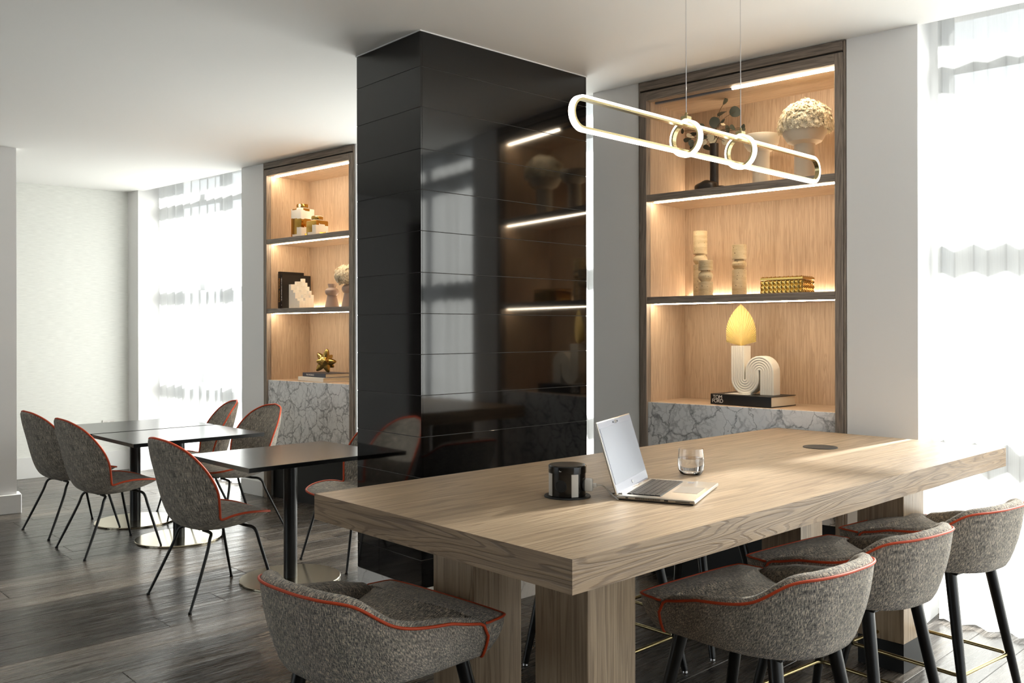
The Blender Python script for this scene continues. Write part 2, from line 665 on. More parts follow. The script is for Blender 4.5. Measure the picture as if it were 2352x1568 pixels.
def cr1(zs, t):
    n = len(zs) - 1
    t = max(0, min(1, t)) * n
    i = min(int(t), n - 1)
    u = t - i
    g = lambda k: zs[max(0, min(n, k))]
    a, b, c, d = g(i - 1), g(i), g(i + 1), g(i + 2)
    return .5 * ((2 * b) + (c - a) * u + (2 * a - 5 * b + 4 * c - d) * u * u + (3 * b - a - 3 * c + d) * u ** 3)


# ------------------------------------------------------------------ object helpers


def obj(name, me, mat, parent=None, loc=(0, 0, 0), rotz=0.0, label=None, rot=None):
    o = bpy.data.objects.new(name, me)
    COL.objects.link(o)
    mats = mat if isinstance(mat, (list, tuple)) else [mat]
    if not me.materials:
        for m in mats:
            me.materials.append(m)
    o.location = loc
    o.rotation_euler = rot if rot else (0, 0, rotz)
    if parent:
        o.parent = parent
    if label:
        o['label'] = label
    return o


def thing(name, label, cat, loc=(0, 0, 0), rotz=0.0, group=None):
    o = bpy.data.objects.new(name, None)
    COL.objects.link(o)
    o.location = loc
    o.rotation_euler = (0, 0, rotz)
    o.empty_display_size = 0.1
    return tag(o, label, cat, group)


def tag(o, label, cat, group=None):
    o['label'] = label
    o['category'] = cat
    if group:
        o['group'] = group
    return o


def struct(o, label=None, cat=None):
    o['kind'] = 'structure'
    if label:
        o['label'] = label
    if cat:
        o['category'] = cat
    return o


def dup(root, loc, rotz, label, group=None):
    r = root.copy(); COL.objects.link(r)
    r.location = loc; r.rotation_euler = (0, 0, rotz)
    r['label'] = label
    if group:
        r['group'] = group
    for ch in list(root.children):
        c = ch.copy(); COL.objects.link(c); c.parent = r
        for g in list(ch.children):
            d = g.copy(); COL.objects.link(d); d.parent = c
    return r


def m_text(txt, size, align='CENTER', extrude=0.0003, spacing=1.0, line=0.8):
    cu = bpy.data.curves.new('lettering', 'FONT')
    cu.body = txt
    cu.size = size
    cu.align_x = align
    cu.align_y = 'CENTER'
    cu.extrude = extrude
    cu.space_character = spacing
    cu.space_line = line
    o = bpy.data.objects.new('lettering', cu)
    COL.objects.link(o)
    bpy.context.view_layer.update()
    me = bpy.data.meshes.new_from_object(o.evaluated_get(bpy.context.evaluated_depsgraph_get()))
    bpy.data.objects.remove(o, do_unlink=True)
    bpy.data.curves.remove(cu)
    me.materials.clear()
    return me


# ------------------------------------------------------------------ frames of reference (metres)
CEIL = 2.892
W0 = Vector((0.754, 5.2301, 0))            # window wall: left edge of the right shelf niche
RW = rad(-40.30)                           # along the wall = local x, outwards = local y
WX = Vector((math.cos(RW), math.sin(RW), 0))
WY = Vector((-math.sin(RW), math.cos(RW), 0))


def wpt(s, d, z=0.0):
    return W0 + WX * s + WY * d + Vector((0, 0, z))


T0 = Vector((0.1332, 1.9731, 0)); RT = rad(-47.01)       # bar table near corner
TX = Vector((math.cos(RT), math.sin(RT), 0)); TY = Vector((-math.sin(RT), math.cos(RT), 0))
C0 = Vector((-0.4412, 4.2946, 0)); RC = rad(-47.56)      # column near corner


def tpt(x, y, z=0.0):
    return T0 + TX * x + TY * y + Vector((0, 0, z))


K0 = Vector((-3.9745, 9.3127, 0))          # far corner of the dining area
AF = rad(39.24)
FX = Vector((math.cos(AF), math.sin(AF), 0))

# ------------------------------------------------------------------ room shell
P1 = wpt(5.5, 0)
P2 = P1 - WY * 7.6
P3 = K0 - FX * 5.2
P4 = Vector((-7.6, -2.2, 0))
ROOM = [K0, P1, P2, P4, P3]

floor = struct(obj('floor', m_prism('floor', [(p.x, p.y) for p in
               [K0 + WY * 0.6 - WX * 0.5, P1 + WY * 0.6 + WX * .3, P2 + WX * .3 - WY * .3, P4 + Vector((-.3, -.3, 0)), P3 + Vector((-.4, .3, 0))]], -0.12, -0.010),
               M_SUBFLOOR), 'dark stained oak plank floor', 'floor')

# planks, laid along the room (local y), each its own piece where it is in view
AP = rad(43.5)
PLY = Vector((math.cos(AP), math.sin(AP), 0))
PLX = Vector((math.sin(AP), -math.cos(AP), 0))
RP = math.atan2(PLX.y, PLX.x)
PW, PLEN = 0.211, 2.05
random.seed(4)


def in_poly(p, poly):
    c = False
    n = len(poly)
    for i in range(n):
        a, b = poly[i], poly[(i + 1) % n]
        if (a.y > p.y) != (b.y > p.y) and p.x < (b.x - a.x) * (p.y - a.y) / (b.y - a.y) + a.x:
            c = not c
    return c


def in_view(p):
    if p.y < 0.3:
        return False
    u = 2035.4 * p.x / p.y + 1176
    v = 2035.4 * CAM_H / p.y + 761
    return -80 < u < 2430 and v < 1650


plank_me = {}
rest_v, rest_f = [], []
big_room = [K0 + WY * 0.42 - WX * .2, P1 + WY * 0.42, P2, P4, P3]
anchor = Vector((-1.925, 4.63, 0))          # a butt joint seen in the foreground
nplank = 0
for i in range(-46, 40):
    x0 = i * PW
    offs = random.uniform(0, PLEN) if i != 0 else 0.0
    y = -14 * 1.0 + offs
    k = 0
    while y < 12:
        ln = PLEN
        a = anchor + PLX * (x0 + PW / 2) + PLY * (y + ln / 2)
        pts = [anchor + PLX * (x0 + PW * e) + PLY * (y + ln * f) for e in (0.1, .5, 0.9) for f in (0.02, .25, .5, .75, 0.98)]
        if any(in_poly(q, big_room) for q in pts):
            lo, hi = (0.0008, 0.0008, -0.012), (PW - 0.0008, ln - 0.0008, 0.0)
            if any(in_view(q) for q in pts) and nplank < 298:
                vkey = (i * 7 + k) % 3
                if vkey not in plank_me:
                    plank_me[vkey] = m_box('plank', lo, hi, 0.0016)
                    plank_me[vkey].materials.append(M_FLOOR)
                o = obj('plank', plank_me[vkey], M_FLOOR, floor, anchor + PLX * x0 + PLY * y, RP)
                nplank += 1
            else:
                b = anchor + PLX * x0 + PLY * y
                o_ = len(rest_v)
                for z in (-0.012, 0.0):
                    for (e, f) in ((lo[0], lo[1]), (hi[0], lo[1]), (hi[0], hi[1]), (lo[0], hi[1])):
                        q = b + PLX * e + PLY * f
                        rest_v.append((q.x, q.y, z))
                rest_f += [tuple(o_ + t for t in q) for q in ((4, 5, 6, 7), (0, 1, 5, 4), (1, 2, 6, 5), (2, 3, 7, 6), (3, 0, 4, 7))]
        y += ln
        k += 1
rest = obj('plank_field', mesh_py('plank_field', rest_v, rest_f, smooth=False), M_FLOOR, floor)
rest['kind'] = 'stuff'

struct(obj('ceiling', m_prism('ceiling', [(p.x, p.y) for p in
       [K0 - FX * 0 + WY * 0.0, P1, P2 + WX * .2, P4 + Vector((-.2, -.2, 0)), P3 + Vector((-.3, .1, 0))]], CEIL, CEIL + 0.16), M_CEIL),
       'white plastered ceiling', 'ceiling')
# solid band above the curtain pockets
struct(obj('ceiling', m_box('ceiling', (-6.6, 0.0, CEIL + 0.165), (5.9, 0.62, CEIL + 0.3)), M_CEIL, None, W0, RW), 'white ceiling of the curtain pocket', 'ceiling')

PIERS = [(-6.9, -6.04), (-4.154, -3.810), (-2.592, -2.572), (-0.332, -0.003), (1.214, 1.551), (5.5, 5.75)]
for a, b in PIERS:
    struct(obj('wall_back', m_box('wall_back', (a, 0, 0), (b, 0.5, CEIL + .16)), M_WALL, None, W0, RW), 'white pier of the window wall', 'wall')
for a, b in ((-3.810, -2.592), (-0.003, 1.214)):
    struct(obj('wall_back', m_box('wall_back', (a, 0.49, 0), (b, 0.56, CEIL + .16)), M_WALL, None, W0, RW), 'wall behind the shelf niche', 'wall')
for i, (a, b) in enumerate(((-4.154, -3.822), (-0.332, -0.012), (1.223, 1.551))):
    struct(obj('baseboard_back', m_box('baseboard_back', (a, -0.014, 0), (b, 0.0, 0.13), .002), M_TRIM, None, W0, RW), 'white baseboard under the window wall', 'baseboard')

# far left wall with its baseboard
RF = AF
struct(obj('wall_left', m_box('wall_left', (-5.3, 0, 0), (0.25, 0.12, CEIL + .16)), M_PAPER, None, K0, RF), 'pale grey papered end wall', 'wall')
struct(obj('baseboard_left', m_box('baseboard_left', (-5.3, -0.016, 0), (0.02, 0.0, 0.205), .002), M_TRIM, None, K0, RF), 'white baseboard of the end wall', 'baseboard')
# wing wall at the left edge
WG = Vector((-3.905, 7.045, 0))
RG = rad(36.0)
struct(obj('wall_wing', m_box('wall_wing', (-2.6, 0, 0), (-0.03, 0.11, CEIL)), M_WALL, None, WG, RG), 'white wing wall at the left edge of the room', 'wall')
struct(obj('baseboard_wing', m_box('baseboard_wing', (-2.6, -0.028, 0), (0.0, 0.138, 0.15), .003), M_TRIM, None, WG, RG), 'white baseboard of the wing wall', 'baseboard')


M_DARKWALL = plain('dark_timber_wall', srgb(84, 76, 70), .6)
M_REAR = plain('rear_wall_paint', srgb(118, 108, 100), .6)


def wall_between(name, a, b, thick, label, mat=None):
    d = b - a
    struct(obj(name, m_box(name, (0, 0, 0), (d.length, thick, CEIL + .16)), mat or M_WALL, None, a, math.atan2(d.y, d.x)), label, 'wall')


wall_between('wall_right', P1 - WY * 0.3, P1 + WY * 0.5, -0.12, 'white wall on the right of the room')
# glazing added to the side walls, out of the frame, for fill light
def fill_glazing(idx, a, b, nb, label):
    g = bpy.data.objects.new('window_%d' % idx, None); COL.objects.link(g)
    d = b - a
    g.location = a; g.rotation_euler = (0, 0, math.atan2(d.y, d.x)); struct(g, label, 'window')
    L = d.length
    for k in range(nb + 1):
        x = L * k / nb
        obj('mullion', m_box('mullion', (x - .03, -.08, 0), (x + .03, 0, CEIL)), M_ALU, g)
        if k < nb:
            obj('pane', m_box('pane', (x + .03, -.045, 0.05), (x + L / nb - .03, -.04, CEIL)), M_PANE, g)
    obj('sill', m_box('sill', (0.03, -.08, 0), (L - .03, 0, .05)), M_ALU, g)


fill_glazing(4, P1 - WY * 3.3, P1 - WY * 0.3, 3, 'added glazing on the right of the room, unseen, for fill light')  # unseen opening added to brighten stools and table from the right
SDIR = (P4 - P3).normalized()
S1, S2 = P3 + SDIR * 3.0, P3 + SDIR * 7.8
fill_glazing(5, S1, S2, 4, 'added glazing on the far left of the room, unseen, for fill light')  # unseen opening added to lift the faces turned left
wall_between('wall_right', P2, P1 - WY * 3.33, -0.12, 'white wall on the right of the room')
wall_between('wall_rear', P4, P2, -0.12, 'taupe wall behind the camera', M_REAR)
wall_between('wall_side', P3, S1, -0.12, 'dark timber wall on the far left of the room', M_DARKWALL)
wall_between('wall_side', S2, P4, -0.12, 'taupe wall at the far left rear of the room', M_REAR)

# ------------------------------------------------------------------ windows and curtains
TRANSOMS = [0.05, 0.96, 1.91, 2.79]


def make_window(idx, s0, s1, nm):
    w = bpy.data.objects.new('window_%d' % idx, None)
    COL.objects.link(w)
    w.location = W0; w.rotation_euler = (0, 0, RW)
    struct(w, 'aluminium framed window with three transoms', 'window')
    d0, d1 = 0.38, 0.48
    top = CEIL + 0.16
    for z in TRANSOMS:
        obj('transom', m_box('transom', (s0, d0, z - 0.045), (s1, d1, z + 0.045), .003), M_ALU, w)
    n = nm
    xs = [s0 + (s1 - s0) * k / n for k in range(n + 1)]
    for k, x in enumerate(xs):
        a, b = x - 0.028, x + 0.028
        if k == 0:
            a, b = s0, s0 + 0.045
        if k == n:
            a, b = s1 - 0.045, s1
        obj('mullion', m_box('mullion', (a, d0 - .005, 0.0), (b, d1 + .005, top), .003), M_ALU, w)
    zs = TRANSOMS + [top]
    for k in range(n):
        for z0, z1 in zip(zs[:-1], zs[1:]):
            obj('pane', m_box('pane', (xs[k] + .03, 0.432, z0 + .046), (xs[k + 1] - .03, 0.438, z1 - .046)), M_PANE, w)
    obj('sill', m_box('sill', (s0, 0.33, 0.0), (s1, 0.40, 0.03), .003), M_TRIM, w)
    return w


make_window(1, -6.04, -4.154, 2)
make_window(2, -2.572, -0.332, 2)
make_window(3, 1.551, 5.5, 4)


def make_curtain(s0, s1, wl, amp, label, seed, d0=0.185):
    random.seed(seed)
    n = int((s1 - s0) / 0.011)
    ph = 0.0
    cols = []
    step = (s1 - s0) / n
    freq, am = 1.0, 1.0
    sub = random.uniform(0, 6)
    for i in range(n + 1):
        s = s0 + step * i
        f = 1 + 0.35 * noise.noise(Vector((s * 2.3, seed, 0)))
        a = amp * (1 + 0.5 * noise.noise(Vector((s * 3.1, seed + 7, 0))))
        ph += step * 2 * PI / wl * f
        cols.append((s, ph, a))
    rows = [0.018, .25, .6, 1.0, 1.5, 2.0, 2.5, 2.85, 3.03]
    P = []
    for z in rows:
        k = z / 3.0
        r = []
        for s, p, a in cols:
            w = math.sin(p)
            w = math.copysign(abs(w) ** 0.75, w)
            y = d0 + a * (1.05 - 0.3 * k) * w + 0.012 * noise.noise(Vector((s * 5, z * 1.1, seed + 3)))
            x = s + 0.25 * a * math.sin(2 * p) + 0.012 * noise.noise(Vector((s * 2, z * .9, seed + 9))) * (1 - k)
            r.append(Vector((x, y, z)))
        P.append(r)
    o = obj('curtain', m_grid('curtain', P), M_CURT, None, W0, RW)
    return tag(o, label, 'curtain', 'sheer curtains of the window wall')


make_curtain(-6.0, -4.17, 0.15, 0.036, 'white sheer curtain beside the grey papered wall', 1, 0.19)
make_curtain(-2.55, -0.35, 0.15, 0.036, 'white sheer curtain behind the black tiled column', 2, 0.19)
make_curtain(1.585, 5.45, 0.145, 0.036, 'white sheer curtain at the right edge behind the bar table', 3, 0.17)

struct(obj('paving', m_box('paving', (-9, 0.7, -0.4), (9, 14, -0.25)), M_PAVE, None, W0, RW), 'grey paving outside the windows', 'paving')
struct(obj('sky_block_wall', m_box('sky_block_wall', (-14, 7.5, -0.4), (14, 7.9, 3.6)), M_SKYBLOCK, None, W0, RW), 'added grey wall outside the windows, cutting the sky light', 'sky blocker')  # wall added outside to hold back sky light from the curtains

# wall outlet on the end wall
t = thing('wall_outlet', 'white double power outlet low on the grey papered wall', 'outlet', K0 - FX * 0.253 + Vector((0, 0, 0.49)), RF)
obj('face_plate', m_box('face_plate', (-0.06, -0.012, -0.035), (0.06, -0.001, 0.035), .002), M_WHITE, t)
for sx in (-.03, .03):
    obj('socket', m_box('socket', (sx - .018, -0.0145, -.02), (sx + .018, -0.012, .02), .001), M_PALE, t)

# ------------------------------------------------------------------ black tiled column
CWX, CWY = 0.566, 1.179
col = thing('column', 'square column clad in glossy black tiles with marble foot', 'column', C0, RC)
obj('core', m_box('core', (-CWX + .0025, .0025, 0), (-.0025, CWY - .0025, CEIL - .002)), M_GROUT, col)
ROWS = [0.182, 0.32, 0.52, 0.72, 0.9175, 1.119, 1.319, 1.518, 1.718, 1.92, 2.12, 2.318, 2.52, 2.718, 2.889]
G = 0.0012
for r in range(len(ROWS) - 1):
    z0, z1 = ROWS[r] + G, ROWS[r + 1] - G
    split = r < 2
    segs = [(-CWX, -0.364 - G), (-0.364 + G, 0)] if split else [(-CWX, 0)]
    for a, b in segs:
        obj('tile', m_box('tile', (a, 0, z0), (b, .010, z1), .0007), M_TILE, col)
        obj('tile', m_box('tile', (a, CWY - .010, z0), (b, CWY, z1), .0007), M_TILE, col)
    obj('tile', m_box('tile', (-.010, .0105, z0), (0, CWY - .0105, z1), .0007), M_TILE, col)
    obj('tile', m_box('tile', (-CWX, .0105, z0), (-CWX + .010, CWY - .0105, z1), .0007), M_TILE, col)
obj('skirting', m_box('skirting', (-CWX - .001, -.001, 0), (.001, CWY + .001, ROWS[0] - .001), .001), M_SKIRT, col, label='pale marble skirting')
obj('ceiling_trim', m_box('ceiling_trim', (-CWX - .004, -.004, CEIL - .005), (.004, CWY + .004, CEIL)), M_TRIM, col, label='thin white trim')

# ------------------------------------------------------------------ shelf niches
NW, ND = 1.211, 0.44
SH1, SH2, LEDGE, SOF = 2.2255, 1.629, 1.016, 2.777


def make_niche(s0, label, half_lit):
    t = thing('shelf_niche', label, 'shelving', wpt(s0, 0), RW, 'lit oak shelf niches in the window wall')
    fx, fz = M_FRAME['x'], M_FRAME['z']
    hx, hz = M_HONEY['x'], M_HONEY['z']
    yf = -0.012
    for sgn, a, b in ((0, 0.0, 0.010), (1, NW - .010, NW)):
        obj('edge_trim', m_box('edge_trim', (a, yf + .004, 0), (b, 0.03, CEIL - .004)), fz, t)
    for a, b in ((0.012, 0.056), (NW - .052, NW - .012)):
        obj('stile', m_box('stile', (a, yf - .004, 0), (b, 0.03, 2.828), .0015), fz, t)
    obj('fascia', m_box('fascia', (0.012, yf - .004, 2.838), (NW - .012, 0.03, CEIL - .012), .0015), fx, t)
    obj('top_trim', m_box('top_trim', (0.0, yf + .004, CEIL - .010), (NW, 0.03, CEIL - .002)), fx, t)
    obj('top_rail', m_box('top_rail', (0.0565, yf - .004, SOF - .002), (NW - .0525, 0.03, 2.828), .0015), fx, t)
    obj('shadow_gap', m_box('shadow_gap', (0.012, 0.004, 2.8285), (NW - .012, 0.028, 2.8375)), M_BLK, t)
    xi0, xi1 = 0.056, NW - .052
    obj('side_panel', m_box('side_panel', (xi0 - .018, 0.031, LEDGE - .03), (xi0, ND, SOF + .02)), hz, t)
    obj('side_panel', m_box('side_panel', (xi1, 0.031, LEDGE - .03), (xi1 + .018, ND, SOF + .02)), hz, t)
    obj('back_panel', m_box('back_panel', (xi0 - .018, ND, LEDGE - .03), (xi1 + .018, ND + .018, SOF + .02)), hz, t)
    sof = obj('soffit', m_box('soffit', (xi0, 0.031, SOF + .001), (xi1, ND, SOF + .02)), hx, t)
    e = 0.018
    if half_lit:
        xm = xi0 + 0.46 * (xi1 - xi0)
        obj('light_strip', m_box('light_strip', (xi0 + e, 0.055, SOF - .010), (xm, 0.073, SOF + .001)), M_LEDOFF, sof, label='unlit grey end of the light strip')
        obj('light_strip', m_box('light_strip', (xm + .001, 0.055, SOF - .008), (xi1 - .002, 0.071, SOF + .001)), M_LED, sof, label='glowing light strip')
    else:
        obj('light_strip', m_box('light_strip', (xi0 + e, 0.055, SOF - .008), (xi1 - .002, 0.071, SOF + .001)), M_LED, sof, label='glowing light strip')
    for z in (SH1, SH2):
        th = 0.038
        sh = obj('shelf', m_box('shelf', (xi0 + .0005, 0.012, z - th), (xi1 - .0005, ND - .001, z)), hx, t)
        obj('shelf_edge', m_box('shelf_edge', (xi0 + .0005, yf, z - th - .002), (xi1 - .0005, 0.012, z + .0005), .001), fx, sh)
        obj('light_strip', m_box('light_strip', (xi0 + e, 0.042, z - th - .006), (xi1 - .002, 0.056, z - th)), M_LED, sh, label='glowing light strip')
        obj('uplight_strip', m_box('uplight_strip', (xi0 + .03, ND - .022, z), (xi1 - .03, ND - .010, z + .004)), M_UPLED, sh, label='glowing strip along the rear of the shelf')
    obj('ledge', m_box('ledge', (xi0 + .0005, 0.010, LEDGE - .030), (xi1 - .0005, ND - .001, LEDGE - .001), .001), hx, t)
    obj('marble_front', m_box('marble_front', (xi0 + .0005, -.002, 0.44), (xi1 - .0005, 0.010, LEDGE), .001), M_MARBLE, t, label='grey and white marble panel')
    obj('plinth', m_box('plinth', (xi0, 0.05, 0.0), (xi1, 0.30, 0.44)), M_BLK, t)
    return t


make_niche(-3.8066, 'recessed oak shelf niche left of the black column', False)
make_niche(0.0, 'recessed oak shelf niche behind the bar table', True)

# ------------------------------------------------------------------ things on the shelves
RNI = RW


def npt(s0, x, y, z):
    return wpt(s0 + x, y, z)


SR, SL = 0.0, -3.8066


def hydrangea(name, centre, rx, ry, rz, n, seed, parent=None, low=-0.25):
    """many small four-petalled florets over a dome"""
    random.seed(seed)
    V, F = [], []
    for i in range(n):
        u = random.uniform(low, 1.0)
        a = random.uniform(0, 2 * PI)
        rr = math.sqrt(max(0, 1 - u * u))
        nrm = Vector((rr * math.cos(a), rr * math.sin(a), u))
        k = random.uniform(0.86, 1.05) * (1 + 0.1 * noise.noise(nrm * 2.5 + Vector((seed, 0, 0))))
        c = Vector((nrm.x * rx * k, nrm.y * ry * k, nrm.z * rz * k)) + centre
        nn = (nrm + Vector((random.uniform(-.5, .5), random.uniform(-.5, .5), random.uniform(-.3, .5)))).normalized()
        t1 = nn.orthogonal().normalized()
        t2 = nn.cross(t1)
        ro = random.uniform(0, PI)
        sz = random.uniform(0.006, 0.010)
        for p in range(4):
            an = ro + p * PI / 2
            d = t1 * math.cos(an) + t2 * math.sin(an)
            e = nn.cross(d)
            o = len(V)
            V += [c, c + d * sz * .6 + e * sz * .45 + nn * sz * .25, c + d * sz * 1.15 + nn * sz * .1, c + d * sz * .6 - e * sz * .45 + nn * sz * .25]
            F.append((o, o + 1, o + 2, o + 3))
    # solid heart so that the dome is opaque
    return mesh_py(name, V, F, smooth=False)


def dome(name, centre, rx, ry, rz, k=0.86):
    V, F = [], []
    n, m = 10, 18
    for i in range(n + 1):
        th = PI * i / n
        for j in range(m):
            a = 2 * PI * j / m
            V.append(centre + Vector((rx * k * math.sin(th) * math.cos(a), ry * k * math.sin(th) * math.sin(a), rz * k * math.cos(th))))
    for i in range(n):
        for j in range(m):
            F.append((i * m + j, (i + 1) * m + j, (i + 1) * m + (j + 1) % m, i * m + (j + 1) % m))
    return mesh_py(name, V, F)


# footed bowls
def bowl_profile(rf, zj, rb, zr):
    return [(rf, 0), (rf, zj - .012), (rf * 1.02, zj - .004), (rb * .72, zj + .01), (rb * .9, zj + (zr - zj) * .42), (rb, zr - .004), (rb * .985, zr),
            (rb * .95, zr - .004), (rb * .82, zj + (zr - zj) * .45), (rb * .5, zj + .03), (0, zj + .025)]


b = obj('footed_bowl', m_lathe('footed_bowl', bowl_profile(.047, .215, .104, .305), 48), M_SAND, None, npt(SR, .646, .25, SH1 + .001), RNI)
tag(b, 'empty sand coloured bowl on a cylindrical foot, top shelf', 'bowl')
b = obj('footed_bowl', m_lathe('footed_bowl', bowl_profile(.055, .212, .124, .325), 48), M_SAND, None, npt(SR, .918, .20, SH1 + .001), RNI)
tag(b, 'large sand coloured footed bowl holding cream flowers', 'bowl')
fl = thing('hydrangea_bunch', 'dome of cream dried hydrangea in the large footed bowl', 'flowers', npt(SR, .925, .20, SH1 + .31), RNI)
h_ = obj('florets', hydrangea('florets', Vector((0, 0, .005)), .138, .130, .125, 4200, 5, low=-.28), M_PETAL, fl); h_['kind'] = 'stuff'
obj('flower_heart', dome('flower_heart', Vector((0, 0, .012)), .128, .12, .115), M_PETAL, fl)

# black vase with a pebble foot
t = thing('black_vase', 'dark bronze vase with tall neck and pebble shaped foot', 'vase', npt(SR, .355, .25, SH1 + .001), RNI)
obj('neck', m_lathe('neck', [(.026, .02), (.0245, .15), (.0255, .30), (.022, .30), (.02, .2), (0, .2)], 28), M_BRONZE, t)


def pebble(name, c, r, sq=0.0):
    V, F = [], []
    n, m = 14, 22
    for i in range(n + 1):
        th = PI * i / n
        for j in range(m):
            a = 2 * PI * j / m
            d = Vector((math.sin(th) * math.cos(a), math.sin(th) * math.sin(a), math.cos(th)))
            k = 1 + sq * noise.noise(d * 1.6 + Vector(c) * 9)
            V.append(Vector(c) + Vector((d.x * r[0] * k, d.y * r[1] * k, d.z * r[2] * k)))
    for i in range(n):
        for j in range(m):
            F.append((i * m + j, (i + 1) * m + j, (i + 1) * m + (j + 1) % m, i * m + (j + 1) % m))
    return mesh_py(name, V, F)


obj('foot', pebble('foot', (-.035, -.03, .042), (.072, .06, .042), .15), M_BRONZE, t)
obj('foot', pebble('foot', (.03, .0, .026), (.05, .045, .026), .15), M_BRONZE, t)

# eucalyptus sprig standing in the black vase
eu = thing('eucalyptus_sprig', 'dried eucalyptus leaves and cream blooms in the black vase', 'foliage', npt(SR, .355, .25, SH1 + .25), RNI)
LEAVES = [(770, 105, .022, .25, 0), (845, 235, .034, 1, 0), (715, 255, .030, .55, 0), (625, 375, .034, 1, 0), (785, 490, .026, .7, 0), (875, 480, .022, .8, 0),
          (960, 470, .022, .6, 0), (435, 420, .026, .6, 0), (180, 440, .016, .7, 0), (255, 470, .022, .8, 0), (285, 520, .026, .6, 1), (262, 575, .024, .7, 0),
          (225, 640, .018, .8, 0), (320, 632, .022, .9, 0), (470, 690, .024, .7, 0), (475, 560, .026, .7, 0), (790, 395, .016, .6, 0), (765, 425, .014, .8, 1),
          (570, 570, .026, .9, 1), (490, 630, .018, .9, 1), (600, 620, .024, .8, 1), (735, 645, .020, .8, 1), (660, 480, .014, .7, 1), (1015, 520, .012, .8, 0)]
random.seed(11)


def leaf_mesh(sz, tilt, seed):
    random.seed(seed)
    n = 16
    V = [Vector((0, 0, 0))]
    for i in range(n):
        a = 2 * PI * i / n
        V.append(Vector((sz * math.cos(a) * (1 + .06 * math.sin(3 * a + seed)), 0.12 * sz * math.sin(2 * a), sz * 0.92 * math.sin(a))))
    F = [(0, 1 + i, 1 + (i + 1) % n) for i in range(n)]
    R = Matrix.Rotation(random.uniform(0, 6.28), 3, 'Y') @ Matrix.Rotation(math.acos(max(-1, min(1, tilt))) * random.choice((-1, 1)), 3, 'X')
    R = Matrix.Rotation(rad(32) + random.uniform(-.35, .35), 3, 'Z') @ R
    V = [R @ v for v in V]
    # give the blade a thickness
    off = R @ Vector((0, 0.0007, 0))
    V2 = [v + off for v in V]
    k = len(V)
    F2 = F + [tuple(reversed([q + k for q in f])) for f in F] + [(1 + i, 1 + (i + 1) % n, k + 1 + (i + 1) % n, k + 1 + i) for i in range(n)]
    return mesh_py('leaf', V + V2, F2, angle=60)


stemparts = []
for i, (X, Y, sz, tilt, cream) in enumerate(LEAVES):
    px, py = 1540 + X / 6.03, 220 + Y / 6.03
    x = (px - 1640.5) * .00262
    z = (331 - py) / 393 + (2.524 - SH1 - .25)
    y = random.uniform(-.05, .06)
    obj('leaf', leaf_mesh(sz, tilt, i), M_CREAMLEAF if cream else M_LEAF, eu, (x, y, z))
    a = Vector((0, 0, 0.04)); c = Vector((x, y, z))
    mid = a.lerp(c, .55) + Vector((-x * .25, -y * .2, .03))
    stemparts.append(tube_data(catmull([a, mid, c], 6), .0014, seg=5))
obj('stems', m_join('stems', stemparts), M_STEM, eu)

# travertine candle holders
def trav(x, y, zb, zc, zt, label):
    t = thing('candle_holder', label, 'candle holder', npt(SR, x, y, SH2 + .001), RNI, 'travertine candle holders')
    r = .041
    obj('base_cylinder', m_lathe('base_cylinder', [(r - .001, 0), (r, .001), (r, zb - .001), (r - .001, zb)], 36), M_TRAV, t)
    h = zc - zb
    prof = [(.026, zb)] + [(r * 1.03 * math.sin(PI * k / 12) ** .85 if 0 < k < 12 else .026, zb + h * (1 - math.cos(PI * k / 12)) / 2) for k in range(1, 12)] + [(.026, zc)]
    prof = [(max(p[0], .026), p[1]) for p in prof]
    obj('ball', m_lathe('ball', prof, 36), M_TRAV, t)
    obj('top_cylinder', m_lathe('top_cylinder', [(r - .001, zc), (r, zc + .001), (r, zt - .001), (r - .001, zt), (.012, zt), (.012, zt - .02), (0, zt - .02)], 36), M_TRAV, t)


trav(.274, .23, .190, .254, .388, 'tallest travertine candle holder, at the left of the middle shelf')
trav(.372, .11, .080, .146, .204, 'shortest travertine candle holder, in front of the tallest one')
trav(.536, .20, .147, .206, .289, 'middle sized travertine candle holder standing alone')

# studded gold box
t = thing('studded_box', 'gold box covered in pyramid studs on the middle shelf', 'box', npt(SR, .695, .125, SH2 + .001), rad(-40.3 - 2))
BL, BD, BH = 0.245, 0.15, 0.074
obj('body', m_box('body', (.006, .006, 0), (BL - .006, BD - .006, BH)), M_GOLD, t)
ns, nr, nd = 10, 3, 6
sw, shh, sdp = BL / ns, BH / nr, BD / nd


def stud_mesh(w, h, d):
    V = [(-w / 2, 0, -h / 2), (w / 2, 0, -h / 2), (w / 2, 0, h / 2), (-w / 2, 0, h / 2), (-w * .08, -d, -h * .08), (w * .08, -d, -h * .08), (w * .08, -d, h * .08), (-w * .08, -d, h * .08)]
    F = [(0, 1, 5, 4), (1, 2, 6, 5), (2, 3, 7, 6), (3, 0, 4, 7), (4, 5, 6, 7), (3, 2, 1, 0)]
    me = mesh_py('stud', V, F, smooth=False)
    me.materials.append(M_GOLD)
    return me


sm_f = stud_mesh(sw * .97, shh * .97, .010)
sm_s = stud_mesh(sdp * .97, shh * .97, .010)
for i in range(ns):
    for j in range(nr):
        obj('stud', sm_f, M_GOLD, t, (sw * (i + .5), .006, shh * (j + .5)))
for i in range(nd):
    for j in range(nr):
        obj('stud', sm_s, M_GOLD, t, (BL - .006, sdp * (i + .5), shh * (j + .5)), PI / 2)
        obj('stud', sm_s, M_GOLD, t, (.006, sdp * (i + .5), shh * (j + .5)), -PI / 2)
lid = obj('lid', m_box('lid', (.0, .0, BH + .003), (BL, BD, BH + .015), .001), M_GOLD, t)
sm_t = stud_mesh(sw * .97, sdp * .97, .007)
for i in range(ns):
    for j in range(nd):
        obj('stud', sm_t, M_GOLD, lid, (sw * (i + .5), sdp * (j + .5), BH + .015), rot=(-PI / 2, 0, 0))


